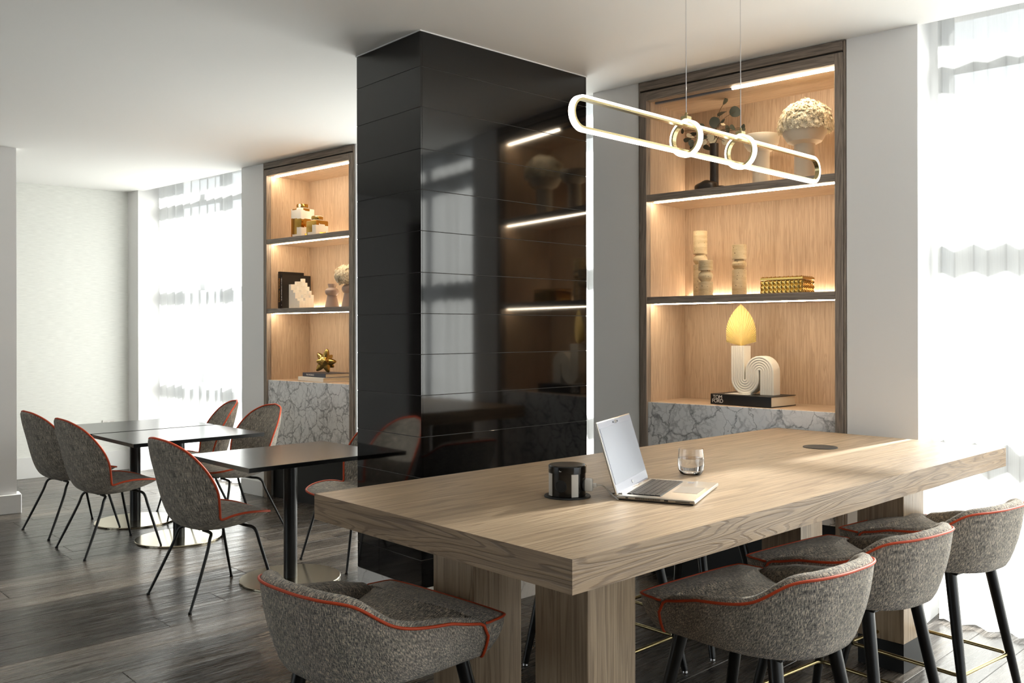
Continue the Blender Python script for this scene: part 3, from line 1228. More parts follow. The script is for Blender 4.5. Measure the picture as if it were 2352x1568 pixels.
# books
def book(name, label, loc, rotz, lx, ly, lz, cover, spine_text=None, tmat=None, tsize=.02, tpos=None, talign='CENTER', group=None, line=.8, tsp=1.0):
    """lying book: spine along local x on the -y side"""
    t = thing(name, label, 'book', loc, rotz, group)
    c = .0035
    obj('cover', m_boxes('cover', [((0, 0, 0), (lx, ly, c)), ((0, 0, lz - c), (lx, ly, lz)), ((0, 0, c * .9), (lx, c, lz - c * .9))], .0008), cover, t)
    obj('pages', m_box('pages', (.004, c, c), (lx - .004, ly - .004, lz - c)), M_PAGES, t)
    for txt, size, px, al in (spine_text or []):
        obj('lettering', m_text(txt, size, al, line=line, spacing=tsp), tmat, t, (px, -.0004, lz / 2), rot=(PI / 2, 0, 0))
    return t


bk = book('coffee_table_book', 'thick black book lying under the white looping vase', npt(SR, .407, .10, LEDGE + .001), RW - rad(8), .39, .25, .058, M_BOOKB,
          [('TOM\nFORD', .030, .048, 'CENTER')], M_TXTW, line=.72, tsp=.92)
obj('cover_picture', m_box('cover_picture', (.06, .05, .0585), (.21, .2, .0592)), M_TXTW, bk, label='white printed picture')
book('closed_book', 'navy book with white title lying on a white book', npt(SL, .386, .115, LEDGE + .0365), RW - rad(7), .37, .25, .033, M_BOOKN,
     [('THE ORIGINALS', .018, .125, 'CENTER')], M_TXTW)
book('closed_book', 'white book lying at the bottom under a navy book', npt(SL, .350, .095, LEDGE + .001), RW - rad(7), .41, .27, .034, M_BOOKW)


def standing_book(label, loc, lx, ly, lz, cover, txt, tmat, size):
    t = thing('upright_book', label, 'book', loc, RW)
    c = .0035
    obj('cover', m_boxes('cover', [((0, 0, 0), (c, ly, lz)), ((lx - c, 0, 0), (lx, ly, lz)), ((c * .9, 0, 0), (lx - c * .9, c, lz))], .0008), cover, t)
    obj('pages', m_box('pages', (c, c, .004), (lx - c, ly - .004, lz - .004)), M_PAGES, t)
    if txt:
        o = obj('lettering', m_text(txt, size), tmat, t, (lx / 2, -.0004, lz / 2))
        o.rotation_euler = (PI / 2, rad(90), 0)
    else:
        random.seed(21)
        z, bars = lz - .03, []
        while z > .07:
            w = random.choice((.004, .006, .005))
            bars.append(((lx / 2 - .004, -.0008, z - w), (lx / 2 + random.choice((.002, .004)), 0, z)))
            z -= w + random.choice((.0018, .0018, .006))
        bars.append(((lx / 2 - .003, -.0008, .03), (lx / 2 + .003, 0, .036)))
        o = obj('lettering', m_boxes('lettering', bars), tmat, t, label='small white print too fine to read')
        o['kind'] = 'stuff'
    return t


standing_book('tall dark brown book with gold spine title standing at the left', npt(SL, .060, .10, SH2 + .001), .030, .25, .325, M_BOOKB, 'PENCIL POINTS', M_TXTG, .030)
standing_book('black book with white spine title beside the stepped white ornament', npt(SL, .092, .105, SH2 + .001), .022, .30, .298, M_BOOKB, None, M_TXTW, .015)

# looping white vase
t = thing('looping_vase', 'white ribbed ceramic vase bent in an S loop on the black book', 'vase', npt(SR, .545, .20, LEDGE + .0598), RW - rad(3))
RR = .0445
zc1, zc2 = .0845, .130
path = [(0, 0, .270), (0, 0, .18)]
for k in range(13):
    a = PI + PI * k / 12
    path.append((RR + RR * math.cos(a), 0, zc1 + RR * math.sin(a)))
for k in range(13):
    a = PI - PI * k / 12
    path.append((3 * RR + RR * math.cos(a), 0, zc2 + RR * math.sin(a)))
path.append((4 * RR, 0, .06)); path.append((4 * RR, 0, .0005))
prof = []
hw, hd = .0405, .038
NR = 6
for k in range(NR * 6):                       # ribbed front
    u = -hw + 2 * hw * k / (NR * 6)
    prof.append((u, -hd - .0028 * abs(math.sin(PI * NR * (u + hw) / (2 * hw)))))
for k in range(6):
    prof.append((hw, -hd + 2 * hd * k / 6))
for k in range(NR * 6):
    u = hw - 2 * hw * k / (NR * 6)
    prof.append((u, hd + .0028 * abs(math.sin(PI * NR * (u + hw) / (2 * hw)))))
for k in range(6):
    prof.append((-hw, hd - 2 * hd * k / 6))
# sweep by hand: frame stays in the xz plane
V, F = [], []
PP = [Vector(p) for p in path]
for i, p in enumerate(PP):
    d = (PP[min(i + 1, len(PP) - 1)] - PP[max(i - 1, 0)]).normalized()
    nn = Vector((-d.z, 0, d.x))
    for u, w in prof:
        V.append(p + nn * u + Vector((0, w, 0)))
m = len(prof)
for i in range(len(PP) - 1):
    for k in range(m):
        l = (k + 1) % m
        F.append((i * m + k, (i + 1) * m + k, (i + 1) * m + l, i * m + l))
F.append(tuple(range(m))); F.append(tuple(reversed(range((len(PP) - 1) * m, len(PP) * m))))
obj('body', mesh_py('body', V, F, angle=35), M_CERAM, t)
obj('foot', m_box('foot', (RR - .035, -.035, .0), (RR + .035, .035, .012), .003), M_CERAM, t)

# dried palm spear
pl_ = thing('palm_spear', 'pale yellow pleated palm leaf standing in the looping vase', 'dried leaf', npt(SR, .545, .20, LEDGE + .0598 + .2705), RW)
NP = 34
V, F = [], []
edge = [(0.0, -1.0), (.1, -.96), (.22, -.84), (.4, -.58), (.6, -.28), (.8, -.08), (1.0, 0)]


def palm_edge(u):
    """u from -1 (left tip) to 1 (right tip); outline of the spear"""
    a = abs(u)
    ang = a * rad(74)
    r = .082 + .155 * (1 - a) ** 1.7
    return math.copysign(math.sin(ang) * r, u), math.cos(ang) * r


for i in range(NP * 2 + 1):
    u = -1 + i / NP
    ex, ez = palm_edge(u)
    zig = .006 if i % 2 else -.004
    for k in range(5):
        f = k / 4
        V.append(Vector((.004 * u + ex * f, zig * (0.15 + .85 * f) + .012 * f * f * abs(u), ez * f)))
for i in range(NP * 2):
    for k in range(4):
        F.append((i * 5 + k, (i + 1) * 5 + k, (i + 1) * 5 + k + 1, i * 5 + k + 1))
n_ = len(V)
V += [v + Vector((0, .0012, 0)) for v in V]
F += [tuple(reversed([q + n_ for q in f])) for f in F]
obj('blade', mesh_py('blade', V, F, smooth=False), M_PALM, pl_, rot=(0, 0, rad(20)))
obj('stalk', m_tube('stalk', [(0, .003, -.05), (0, .003, .05), (0, .006, .22)], .003, seg=8, radii=[.004, .003, .001]), M_PALM, pl_)

# gilt jars
def jar(x, y, side, hz, label):
    t = thing('lidded_jar', label, 'jar', npt(SL, x, y, SH1 + .001), RW, 'gilt patterned jars')
    obj('body', m_box('body', (0, 0, 0), (side, side, hz), .010, 3), M_GILT, t)
    obj('shoulder', m_lathe('shoulder', [(side * .36, hz), (side * .37, hz + .006), (side * .33, hz + .010)], 30, center=(side / 2, side / 2, 0)), M_CERAM, t)
    obj('lid', m_lathe('lid', [(side * .36, hz + .011), (side * .37, hz + .030), (side * .34, hz + .040), (0, hz + .044)], 30, center=(side / 2, side / 2, 0)), M_GILT, t)


jar(.215, .12, .145, .262, 'taller white and gold patterned square jar with round lid')
jar(.455, .10, .135, .138, 'shorter white and gold patterned square jar with round lid')

# stepped ornament
t = thing('stepped_ornament', 'white stepped tower ornament in front of the upright books', 'ornament', npt(SL, .215, .10, SH2 + .001), RW)
cs = .030
for i in range(5):
    for j in range(5):
        zt = .262 - .036 * max(i, 0) - .012 * ((j) % 2) - .030 * (4 - j) * (0.45 + .12 * (i % 2))
        obj('step', m_box('step', (i * cs, j * cs, 0), ((i + 1) * cs, (j + 1) * cs, zt), .001), M_CERAM, t)


# taupe vases
def taupe(x, y, k, label):
    pr = [(.060, 0), (.060, .004), (.040, .098), (.039, .104), (.050, .112), (.0575, .128), (.056, .146), (.044, .160), (.030, .166), (.029, .170), (.036, .200), (.033, .200), (.026, .175), (0, .174)]
    o = obj('waisted_vase', m_lathe('waisted_vase', [(r * k, z * k) for r, z in pr], 40), M_TAUPE, None, npt(SL, x, y, SH2 + .001), RW)
    tag(o, label, 'vase', 'taupe waisted vases')


taupe(.676, .20, 1.0, 'empty taupe vase with conical foot and round waist')
taupe(.905, .20, 1.12, 'taupe vase at the right holding white flowers')
fl = thing('hydrangea_bunch', 'white dried flowers in the right hand taupe vase', 'flowers', npt(SL, .90, .20, SH2 + .215), RW)
h_ = obj('florets', hydrangea('florets', Vector((-.02, -.01, .045)), .095, .095, .088, 2200, 8, low=-.8), M_PETAL, fl); h_['kind'] = 'stuff'
obj('flower_heart', dome('flower_heart', Vector((-.02, -.01, .045)), .088, .088, .08), M_PETAL, fl)


# gold star
def star_mesh():
    bm = bmesh.new()
    bmesh.ops.create_icosphere(bm, subdivisions=5, radius=1.0)
    # view-plane spikes: (right, up, toward the viewer)
    D = [(.28, 1, .1), (-.74, .70, -.25), (1, .02, -.1), (-.72, -.80, .15), (.42, -.88, .15), (-.62, .08, .78), (.45, .18, .88), (.5, .62, -.62), (-.3, -.1, -.95), (.75, -.5, -.45)]
    R = [.128, .125, .115, .118, .112, .085, .085, .10, .10, .10]
    right = Vector((math.cos(rad(27)), math.sin(rad(27)), 0)); tow = Vector((math.sin(rad(27)), -math.cos(rad(27)), 0)); up = Vector((0, 0, 1))
    DD = [(right * a + up * b_ + tow * c).normalized() for a, b_, c in D]
    for v in bm.verts:
        d = v.co.normalized()
        r = .052
        for q, R_ in zip(DD, R):
            ang = math.acos(max(-1, min(1, d.dot(q))))
            w = max(0, 1 - ang / .86)
            r = max(r, .046 + (R_ - .046) * w ** 1.9)
        v.co = d * r
    for it in range(3):
        bmesh.ops.smooth_vert(bm, verts=bm.verts, factor=.4, use_axis_x=True, use_axis_y=True, use_axis_z=True)
    zmin = min(v.co.z for v in bm.verts)
    for v in bm.verts:
        v.co.z -= zmin
    me = bpy.data.meshes.new('star_ornament')
    bm.to_mesh(me); bm.free()
    return finish(me, True, 60)


st = obj('star_ornament', star_mesh(), M_GOLD, None, npt(SL, .565, .21, LEDGE + .0705), RW)
tag(st, 'gold spiky star ornament on the stacked books', 'ornament')

# ------------------------------------------------------------------ bar table
TW, TLEN, TZ, TTH = 1.107, 2.747, 0.922, 0.080
t = thing('bar_table', 'long chunky oak bar table in the foreground', 'table', T0, RT)
me = m_box('table_top', (-TW, 0, TZ - TTH), (0, TLEN, TZ))
for mt in (M_OAK['y'], M_EDGE['x'], M_EDGE['y']):
    me.materials.append(mt)
for p in me.polygons:
    p.material_index = 1 if abs(p.normal.y) > .7 else (2 if abs(p.normal.x) > .7 else 0)
obj('table_top', me, M_OAK['y'], t)
LG = 0.2
for (x1, y0) in ((-.236, .311), (-.702, .311), (-.236, 2.265), (-.702, 2.265)):
    lg = obj('leg', m_box('leg', (x1 - LG, y0, 0.122), (x1, y0 + LG, TZ - TTH - .0005), .0015), M_OAK['z'], t)
    obj('plinth', m_box('plinth', (x1 - LG + .001, y0 + .001, 0.0), (x1 - .001, y0 + LG - .001, 0.1215), .001), M_BLK, lg, label='black foot of the leg')

o = obj('socket_lid', m_lathe('socket_lid', [(.073, 0), (.073, .0015), (.071, .003), (.050, .003), (.0495, .0026), (.049, .003), (0, .003)], 48), M_BLK, None, tpt(-.5585, 2.175, TZ + .0002), RT)
tag(o, 'round black closed socket cover set in the bar table', 'socket cover')

# pop-up power pod
PODR, PODH = .0585, .098
pod_loc = tpt(-.531, .545, TZ + .0002)
pod = thing('power_pod', 'black cylindrical pop-up power pod with pale strips on the bar table', 'power socket', pod_loc, 0)
obj('flange', m_lathe('flange', [(.072, 0), (.072, .002), (.070, .004), (PODR, .004)], 48, close=False), M_BLK, pod)
obj('body', m_lathe('body', [(PODR - .002, .0), (PODR - .002, PODH - .024), (PODR, PODH - .0235), (PODR, PODH - .003), (PODR - .003, PODH), (0, PODH)], 56), M_GBLK, pod)


def arc_panel(name, a0, a1, r0, r1, z0, z1, n=8):
    V, F = [], []
    for i in range(n + 1):
        a = a0 + (a1 - a0) * i / n
        for r in (r0, r1):
            for z in (z0, z1):
                V.append((r * math.cos(a), r * math.sin(a), z))
    for i in range(n):
        b = i * 4; c = b + 4
        F += [(b + 2, c + 2, c + 3, b + 3), (b, b + 1, c + 1, c), (b + 1, b + 3, c + 3, c + 1), (b, c, c + 2, b + 2)]
    F += [(0, 2, 3, 1), (n * 4, n * 4 + 1, n * 4 + 3, n * 4 + 2)]
    return mesh_py(name, V, F, angle=30)


for cdeg in (-70, -158, 20, 110):
    obj('pale_strip', arc_panel('pale_strip', rad(cdeg - 11), rad(cdeg + 11), PODR - .003, PODR + .0002, .006, PODH - .024), M_PALE, pod, label='pale strip')
for cdeg in (-114, -25):
    a = rad(cdeg)
    sk = obj('socket_face', m_lathe('socket_face', [(.0, 0), (.019, 0), (.019, .002), (.017, .003), (.016, .0015), (0, .0015)], 24), M_BLK, pod, ((PODR - .0035) * math.cos(a), (PODR - .0035) * math.sin(a), .038), rot=(0, PI / 2, a))
obj('printed_mark', m_boxes('printed_mark', [((-.028, -PODR * .905, PODH - .0155), (-.027, -PODR * .895, PODH - .0115)), ((-.0255, -PODR * .925, PODH - .0152), (-.0175, -PODR * .905, PODH - .0138))]), M_TXTW, pod, label='small white printed mark')

# plug in the pod and its cable to the laptop
PA = rad(-12)
pd = Vector((math.cos(PA), math.sin(PA), 0))
ch = thing('phone_charger', 'white plug and cable joining the power pod to the laptop', 'charger', pod_loc, 0)
obj('plug', m_box('plug', (PODR - .006, -.014, .018), (PODR + .020, .014, .056), .005, 3), M_WHITE, ch, rot=(0, 0, PA))
obj('connector', m_box('connector', (PODR + .0205, -.006, .030), (PODR + .032, .006, .042), .002, 2), M_WHITE, ch, rot=(0, 0, PA))
q0 = pd * (PODR + .032) + Vector((0, 0, .036))
cab = catmull([q0, q0 + pd * .015 + Vector((0, 0, .001)), Vector((.118, -.014, .026)), Vector((.140, -.045, .006)), Vector((.147, -.062, .0022)), Vector((.150, -.05, .0022)), Vector((.138, -.02, .004)), Vector((.128, .01, .012)), Vector((.140, .03, .0022)), Vector((.165, .06, .0022)), Vector((.185, .10, .0022))], 8)
obj('cable', m_tube('cable', cab, .0017, seg=8), M_WHITE, ch)

# laptop
u_ = Vector((-.385, .923)).normalized()
lap_rot = RT + math.atan2(u_.y, u_.x)       # local x along the hinge, local -y toward the user
LWID, LDEP, LTH = .345, .237, .014
lap = thing('laptop', 'open silver laptop on the bar table', 'laptop', tpt(-.387, .608, TZ + .0002), lap_rot)
obj('base', m_box('base', (0, -LDEP, .003), (LWID, 0, LTH), .003, 2), M_SILVER, lap)
obj('underside', m_box('underside', (.004, -LDEP + .006, .0), (LWID - .004, -.006, .0029)), M_BLK, lap)
obj('keyboard_tray', m_box('keyboard_tray', (.030, -.128, LTH + .0001), (LWID - .030, -.022, LTH + .0006)), M_BLK, lap)
kb = []
for r in range(6):
    nk = 14
    y1 = -.024 - r * .0172
    x = .032
    for k in range(nk):
        w = (LWID - .064) / nk
        if r == 5 and 4 <= k <= 8:
            if k == 4:
                kb.append(((x + .0012, y1 - .0155, LTH + .0007), (x + 5 * w - .0012, y1, LTH + .0026)))
        else:
            kb.append(((x + .0012, y1 - (.0155 if r else .012), LTH + .0007), (x + w - .0012, y1, LTH + .0026)))
        x += w
kk = obj('keys', m_boxes('keys', kb), M_KEY, lap); kk['kind'] = 'stuff'
tp = obj('touchpad', m_box('touchpad', (.115, -.218, LTH + .0001), (.228, -.142, LTH + .0005)), plain('touchpad_grey', srgb(150, 144, 136), .35), lap)
obj('sticker', m_box('sticker', (LWID - .05, -.165, LTH + .0001), (LWID - .028, -.145, LTH + .0004)), M_SCREENB, lap)
obj('hinge_bar', m_box('hinge_bar', (.02, -.012, LTH - .002), (LWID - .02, .002, LTH + .004), .002, 2), M_CHROME, lap)
vents = [((-.0006, -.060 - k * .0032, .006), (.0004, -.0582 - k * .0032, .0115)) for k in range(24)]
vv = obj('vent_slots', m_boxes('vent_slots', vents), M_BLK, lap); vv['kind'] = 'stuff'
obj('port', m_box('port', (-.0006, -.158, .0065), (.0004, -.146, .0105)), M_BLK, lap)
obj('port', m_box('port', (-.0006, -.036, .007), (.0004, -.028, .010)), M_BLK, lap)
obj('card_slot', m_box('card_slot', (-.0006, -.222, .007), (.0004, -.180, .0088)), M_BLK, lap)
LID = .226
phi = rad(73)
ld = obj('lid', m_box('lid', (0, 0, 0), (LWID, .006, LID), .0025, 2), M_SILVER, lap, (0, -.002, LTH), rot=(-(PI / 2 - phi), 0, 0))
obj('screen_border', m_box('screen_border', (.004, -.0008, .004), (LWID - .004, -.0001, LID - .004)), M_SCREENB, ld)
obj('screen', m_box('screen', (.011, -.0016, .030), (LWID - .011, -.0009, LID - .022)), M_SCREEN, ld)
cx_ = LWID / 2
obj('webcam', m_box('webcam', (cx_ - .012, -.0022, LID - .018), (cx_ + .012, -.0009, LID - .008), .0004), M_CHROME, ld)
for dx in (-.022, .022):
    obj('microphone_dot', m_lathe('microphone_dot', [(0, 0), (.003, 0), (.003, .0012), (0, .0012)], 14), M_BLK, ld, (cx_ + dx, -.0009, LID - .013), rot=(PI / 2, 0, 0))
lg_ = obj('maker_mark', m_lathe('maker_mark', [(0, 0), (.0066, 0), (.0066, .0008), (0, .0008)], 24), M_SCREENB, ld, (cx_, -.0009, .016), rot=(PI / 2, 0, 0))
obj('lettering', m_text('hp', .0115), M_TXTW, lg_, (0, .0006, .0009), rot=(0, rad(0), 0))

# tumbler of water
gl = thing('tumbler', 'clear glass tumbler half full of water behind the laptop', 'glass', tpt(-.515, 1.165, TZ + .0002), 0)
gprof = [(0, .0), (.030, .0), (.038, .004), (.045, .018), (.0475, .040), (.0455, .066), (.0425, .092), (.0412, .092), (.0440, .066), (.0460, .040), (.0436, .019), (.037, .008), (.028, .006), (0, .006)]
obj('glass_wall', m_lathe('glass_wall', gprof, 48, close=False, angle=60), M_GLASS, gl)
obj('water', m_lathe('water', [(0, .0062), (.0275, .0062), (.0366, .0083), (.0432, .0192), (.0456, .040), (.0448, .058), (0, .058)], 48, close=False, angle=40), M_WATER, gl)


# ------------------------------------------------------------------ pendant lamp over the bar table
lamp = thing('pendant_lamp', 'brass and opal loop pendant lamp with two rings over the bar table', 'pendant lamp', tpt(-TW / 2, 1.372, 0), RT)
LZ, LHH, LHL = 2.122, .058, .787           # centre height, half height, half length (along local y)


def loop_path(r, hl, n=16):
    P = []
    for k in range(n + 1):
        a = PI / 2 - PI * k / n
        P.append((0, hl - LHH + r * math.cos(a), LZ + r * math.sin(a)))
    for k in range(n + 1):
        a = -PI / 2 - PI * k / n
        P.append((0, -(hl - LHH) + r * math.cos(a), LZ + r * math.sin(a)))
    # densify straights
    out = []
    for i in range(len(P)):
        a, b = Vector(P[i]), Vector(P[(i + 1) % len(P)])
        out.append(a)
        if (b - a).length > .2:
            for k in range(1, 12):
                out.append(a.lerp(b, k / 12))
    return out


def band(path, w, th0, th1, closed=True, centre=None):
    """rectangular band; offsets th0..th1 measured outward from the path, width w along the loop axis"""
    n = len(path)
    V, F = [], []
    ax = AXIS
    for i in range(n):
        d = (path[(i + 1) % n] - path[i - 1]).normalized()
        out = d.cross(ax).normalized()
        if out.dot(path[i] - centre) < 0:
            out = -out
        for (e, f) in ((th0, -w / 2), (th1, -w / 2), (th1, w / 2), (th0, w / 2)):
            V.append(path[i] + out * e + ax * f)
    for i in range(n):
        j = (i + 1) % n
        for k in range(4):
            l = (k + 1) % 4
            F.append((i * 4 + k, i * 4 + l, j * 4 + l, j * 4 + k))
    me = mesh_py('band', V, F, angle=40)
    bm = bmesh.new(); bm.from_mesh(me)
    bmesh.ops.recalc_face_normals(bm, faces=bm.faces)
    bm.to_mesh(me); bm.free()
    return finish(me, True, 40)


AXIS = Vector((1, 0, 0))
lp = loop_path(LHH - .012, LHL - .012 + .012)
ctr = Vector((0, 0, LZ))


def loop_band(e0, e1, w):
    # outward direction from the nearest point of the loop's centre line
    n = len(lp)
    V, F = [], []
    for p in lp:
        cy = max(-(LHL - LHH), min(LHL - LHH, p.y))
        o_ = (p - Vector((0, cy, LZ))).normalized()
        for (e, f) in ((e0, -w / 2), (e1, -w / 2), (e1, w / 2), (e0, w / 2)):
            V.append(p + o_ * e + AXIS * f)
    for i in range(n):
        j = (i + 1) % n
        for k in range(4):
            l = (k + 1) % 4
            F.append((i * 4 + k, i * 4 + l, j * 4 + l, j * 4 + k))
    me = mesh_py('band', V, F, angle=40)
    bm = bmesh.new(); bm.from_mesh(me)
    bmesh.ops.recalc_face_normals(bm, faces=bm.faces)
    bm.to_mesh(me); bm.free()
    return finish(me, True, 40)


lf = obj('loop_frame', loop_band(-.004, .003, .019), M_BRASS, lamp, label='brass inner band')
obj('loop_diffuser', loop_band(.0031, .012, .017), M_LAMP, lamp, label='glowing opal outer band')
RING = .066
for y in (-.1785, .1745):
    AXIS = Vector((0, 1, 0))
    rp = [Vector(((RING - .010) * math.cos(2 * PI * k / 48), y, LZ + .001 + (RING - .010) * math.sin(2 * PI * k / 48))) for k in range(48)]
    c = Vector((0, y, LZ + .001))
    rg = obj('ring_frame', band(rp, .020, -.004, .003, centre=c), M_BRASS, lamp, label='brass ring')
    obj('ring_diffuser', band(rp, .018, .0031, .011, centre=c), M_LAMP, rg, label='glowing opal ring')
    cn = obj('connector', m_box('connector', (-.013, y - .016, LZ + RING + .0015), (.013, y + .016, LZ + RING + .015), .002), M_BRASS, lamp)
    obj('cable_grip', m_lathe('cable_grip', [(.005, 0), (.005, .010), (.003, .014)], 14), M_BRASS, cn, (0, y, LZ + RING + .015))
    obj('cable', m_tube('cable', [(0, y, LZ + RING + .02), (0, y, 2.5), (0, y, CEIL - .02)], .0016, seg=8), M_CHROME, lamp)
obj('canopy', m_box('canopy', (-.03, -.25, CEIL - .024), (.03, .25, CEIL - .001), .003), M_BRASS, lamp)

# ------------------------------------------------------------------ bar stools
WXH, YC, YB, EX = .2722, -.0674, .3323, .7533
ZS = [.6335, .6345, .6616, .688, .749, .7635, .7672]
YF = .17
LA = YF - YC; LB = PI / 2 * (WXH + YB) / 2; LT = LA + LB
ARM_Y = .074


def plan(d):
    """point on the outer plan at arc distance d from the arm start, left side (x<0)"""
    if d < LA:
        return -WXH, YF - d
    ph = min(1, (d - LA) / LB) * PI / 2
    return -WXH * math.cos(ph) ** EX, YC - YB * math.sin(ph) ** EX


def stool_shell():
    d0 = YF - ARM_Y
    samples = []
    N1 = 46
    for k in range(N1 + 1):
        f = k / N1
        d = d0 + (LT - d0) * f
        x, y = plan(d)
        z = cr1(ZS, d / LT)
        rr = .035                                # round the arm front
        dd = d - d0
        if dd < rr:
            z -= rr * (1 - math.sqrt(max(0, 1 - (1 - dd / rr) ** 2)))
        samples.append((x, y, z))
    full = samples + [(-x, y, z) for x, y, z in reversed(samples[:-1])]
    n = len(full)
    P, pipe = [], []
    ZB = .521
    for i, (x, y, z) in enumerate(full):
        c = Vector((x, y, 0))
        a, b = full[max(i - 1, 0)], full[min(i + 1, n - 1)]
        tang = Vector((b[0] - a[0], b[1] - a[1], 0)).normalized()
        out = Vector((tang.y, -tang.x, 0))
        if out.dot(c - Vector((0, -.05, 0))) < 0:
            out = -out
        row = []
        hgt = z - ZB
        kb = .851
        cyb = y * kb
        wf = max(0, min(1, (y + .1) / .18))
        cyb += (y + .012 - cyb) * wf * wf * (3 - 2 * wf)
        cb = Vector((x * kb, cyb, 0))
        row.append(Vector((x * .62, (y + .05) * .62 - .05, ZB + .004)))
        row.append(Vector((cb.x * .93, cb.y * .95, ZB)))
        row.append(cb + Vector((0, 0, ZB + .004)))
        for f in (.10, .25, .45, .65, .85, .97):
            bul = math.sin(PI * min(1, f * .92)) * (.010 - .007 * wf)
            p = cb.lerp(c, f ** .82) + out * bul
            row.append(Vector((p.x, p.y, ZB + hgt * f)))
        top = Vector((c.x, c.y, z))
        row.append(top)
        pipe.append(top + out * .003)
        th = .052
        slim = min(1, (z - .60) / .12)
        lift = .010 + .006 * slim
        for f, dz in ((.18, lift * .75), (.42, lift), (.7, lift * .7), (.92, -.004), (1.0, -.022)):
            row.append(Vector((c.x - out.x * th * f, c.y - out.y * th * f, z + dz)))
        ci = Vector((c.x - out.x * (th + .004), c.y - out.y * (th + .004), 0))
        row.append(Vector((ci.x, ci.y, min(z - .03, .60))))
        P.append(row)
    # P[i][j]: i around, j up the section; transpose so that u runs around
    Q = [[P[i][j] for i in range(n)] for j in range(len(P[0]))]
    shell = m_grid('shell', Q, angle=70, flip=True)
    fr = []
    for sgn, seq in ((0, P[0]), (1, P[-1])):
        fr.append(seq[2:12])
    # piping path: up the arm seam, along the rim, down the other seam
    def seam(row, x0):
        out_ = []
        s = -1 if x0 < 0 else 1
        for p in row[2:9]:
            out_.append(Vector((p.x + s * .003, p.y + .002, p.z)))
        return out_
    pp = seam(P[0], -1) + pipe + list(reversed(seam(P[-1], 1)))
    return shell, pp, fr


def cushion_mesh():
    """seat: rounded front that fills the space between the arms and runs out in front of them"""
    outline = []
    FW, FYE = .262, .225
    pts = [(-.200, -.16), (-.210, -.06), (-.216, .02), (-.226, .062), (-.266, .076), (-.266, .105), (-.256, .155), (-.222, .184), (-.14, .199), (0, .204)]
    pts = pts + [(-x, y) for x, y in reversed(pts[:-1])]
    back = [(.15, -.26), (0, -.29), (-.15, -.26)]
    loop = catmull([(x, y, 0) for x, y in pts], 5) + [Vector((x, y, 0)) for x, y in catmull2(back)]
    n = len(loop)
    cen = Vector((0, -.02, 0))
    rows = []

    def sm(a, b, v):
        u = max(0, min(1, (v - a) / (b - a)))
        return u * u * (3 - 2 * u)
    spec = [(.80, .522), (.93, .521), (.965, .527), (1.0, .560), (1.012, .590), (1.006, .618), (1.0, None)] + [(k, None) for k in (.985, .955, .91, .84, .74, .6, .45, .3, .15, .001)]
    for sc, z in spec:
        r = []
        for p in loop:
            q = cen + (p - cen) * sc
            if z is not None:
                tap = 1 - .13 * max(0, (.628 - z) / .108) ** 1.3
                inner = 1 - sm(-.04, .078, p.y)
                zz = z - (.026 * inner if z > .58 else 0)
                r.append(Vector((q.x * tap, q.y - (.012 * max(0, (.60 - z) / .08) if q.y > .1 else 0), zz)))
            else:
                e = .628 - .026 * (1 - sm(-.04, .078, p.y)) - .012 * max(0, p.y - .16) / .04
                crown = (.040 * sm(-.34, .02, q.y)) * (1 - sc ** 2) + .004 * (1 - sc) ** .5 * (1 if sc < 1 else 0)
                eb = e + (.618 - e) * (1 - sc)
                r.append(Vector((q.x, q.y, eb + crown)))
        rows.append(r)
    me = m_grid('cushion', rows, lambda i, j, p, q: (p.x, p.y) if i > 5 else q, closed_v=True, angle=75)
    edge = [r for r in rows[6]]
    return me, edge, rows


def catmull2(l):
    return [(v.x, v.y) for v in catmull([(x, y, 0) for x, y in l], 5)]


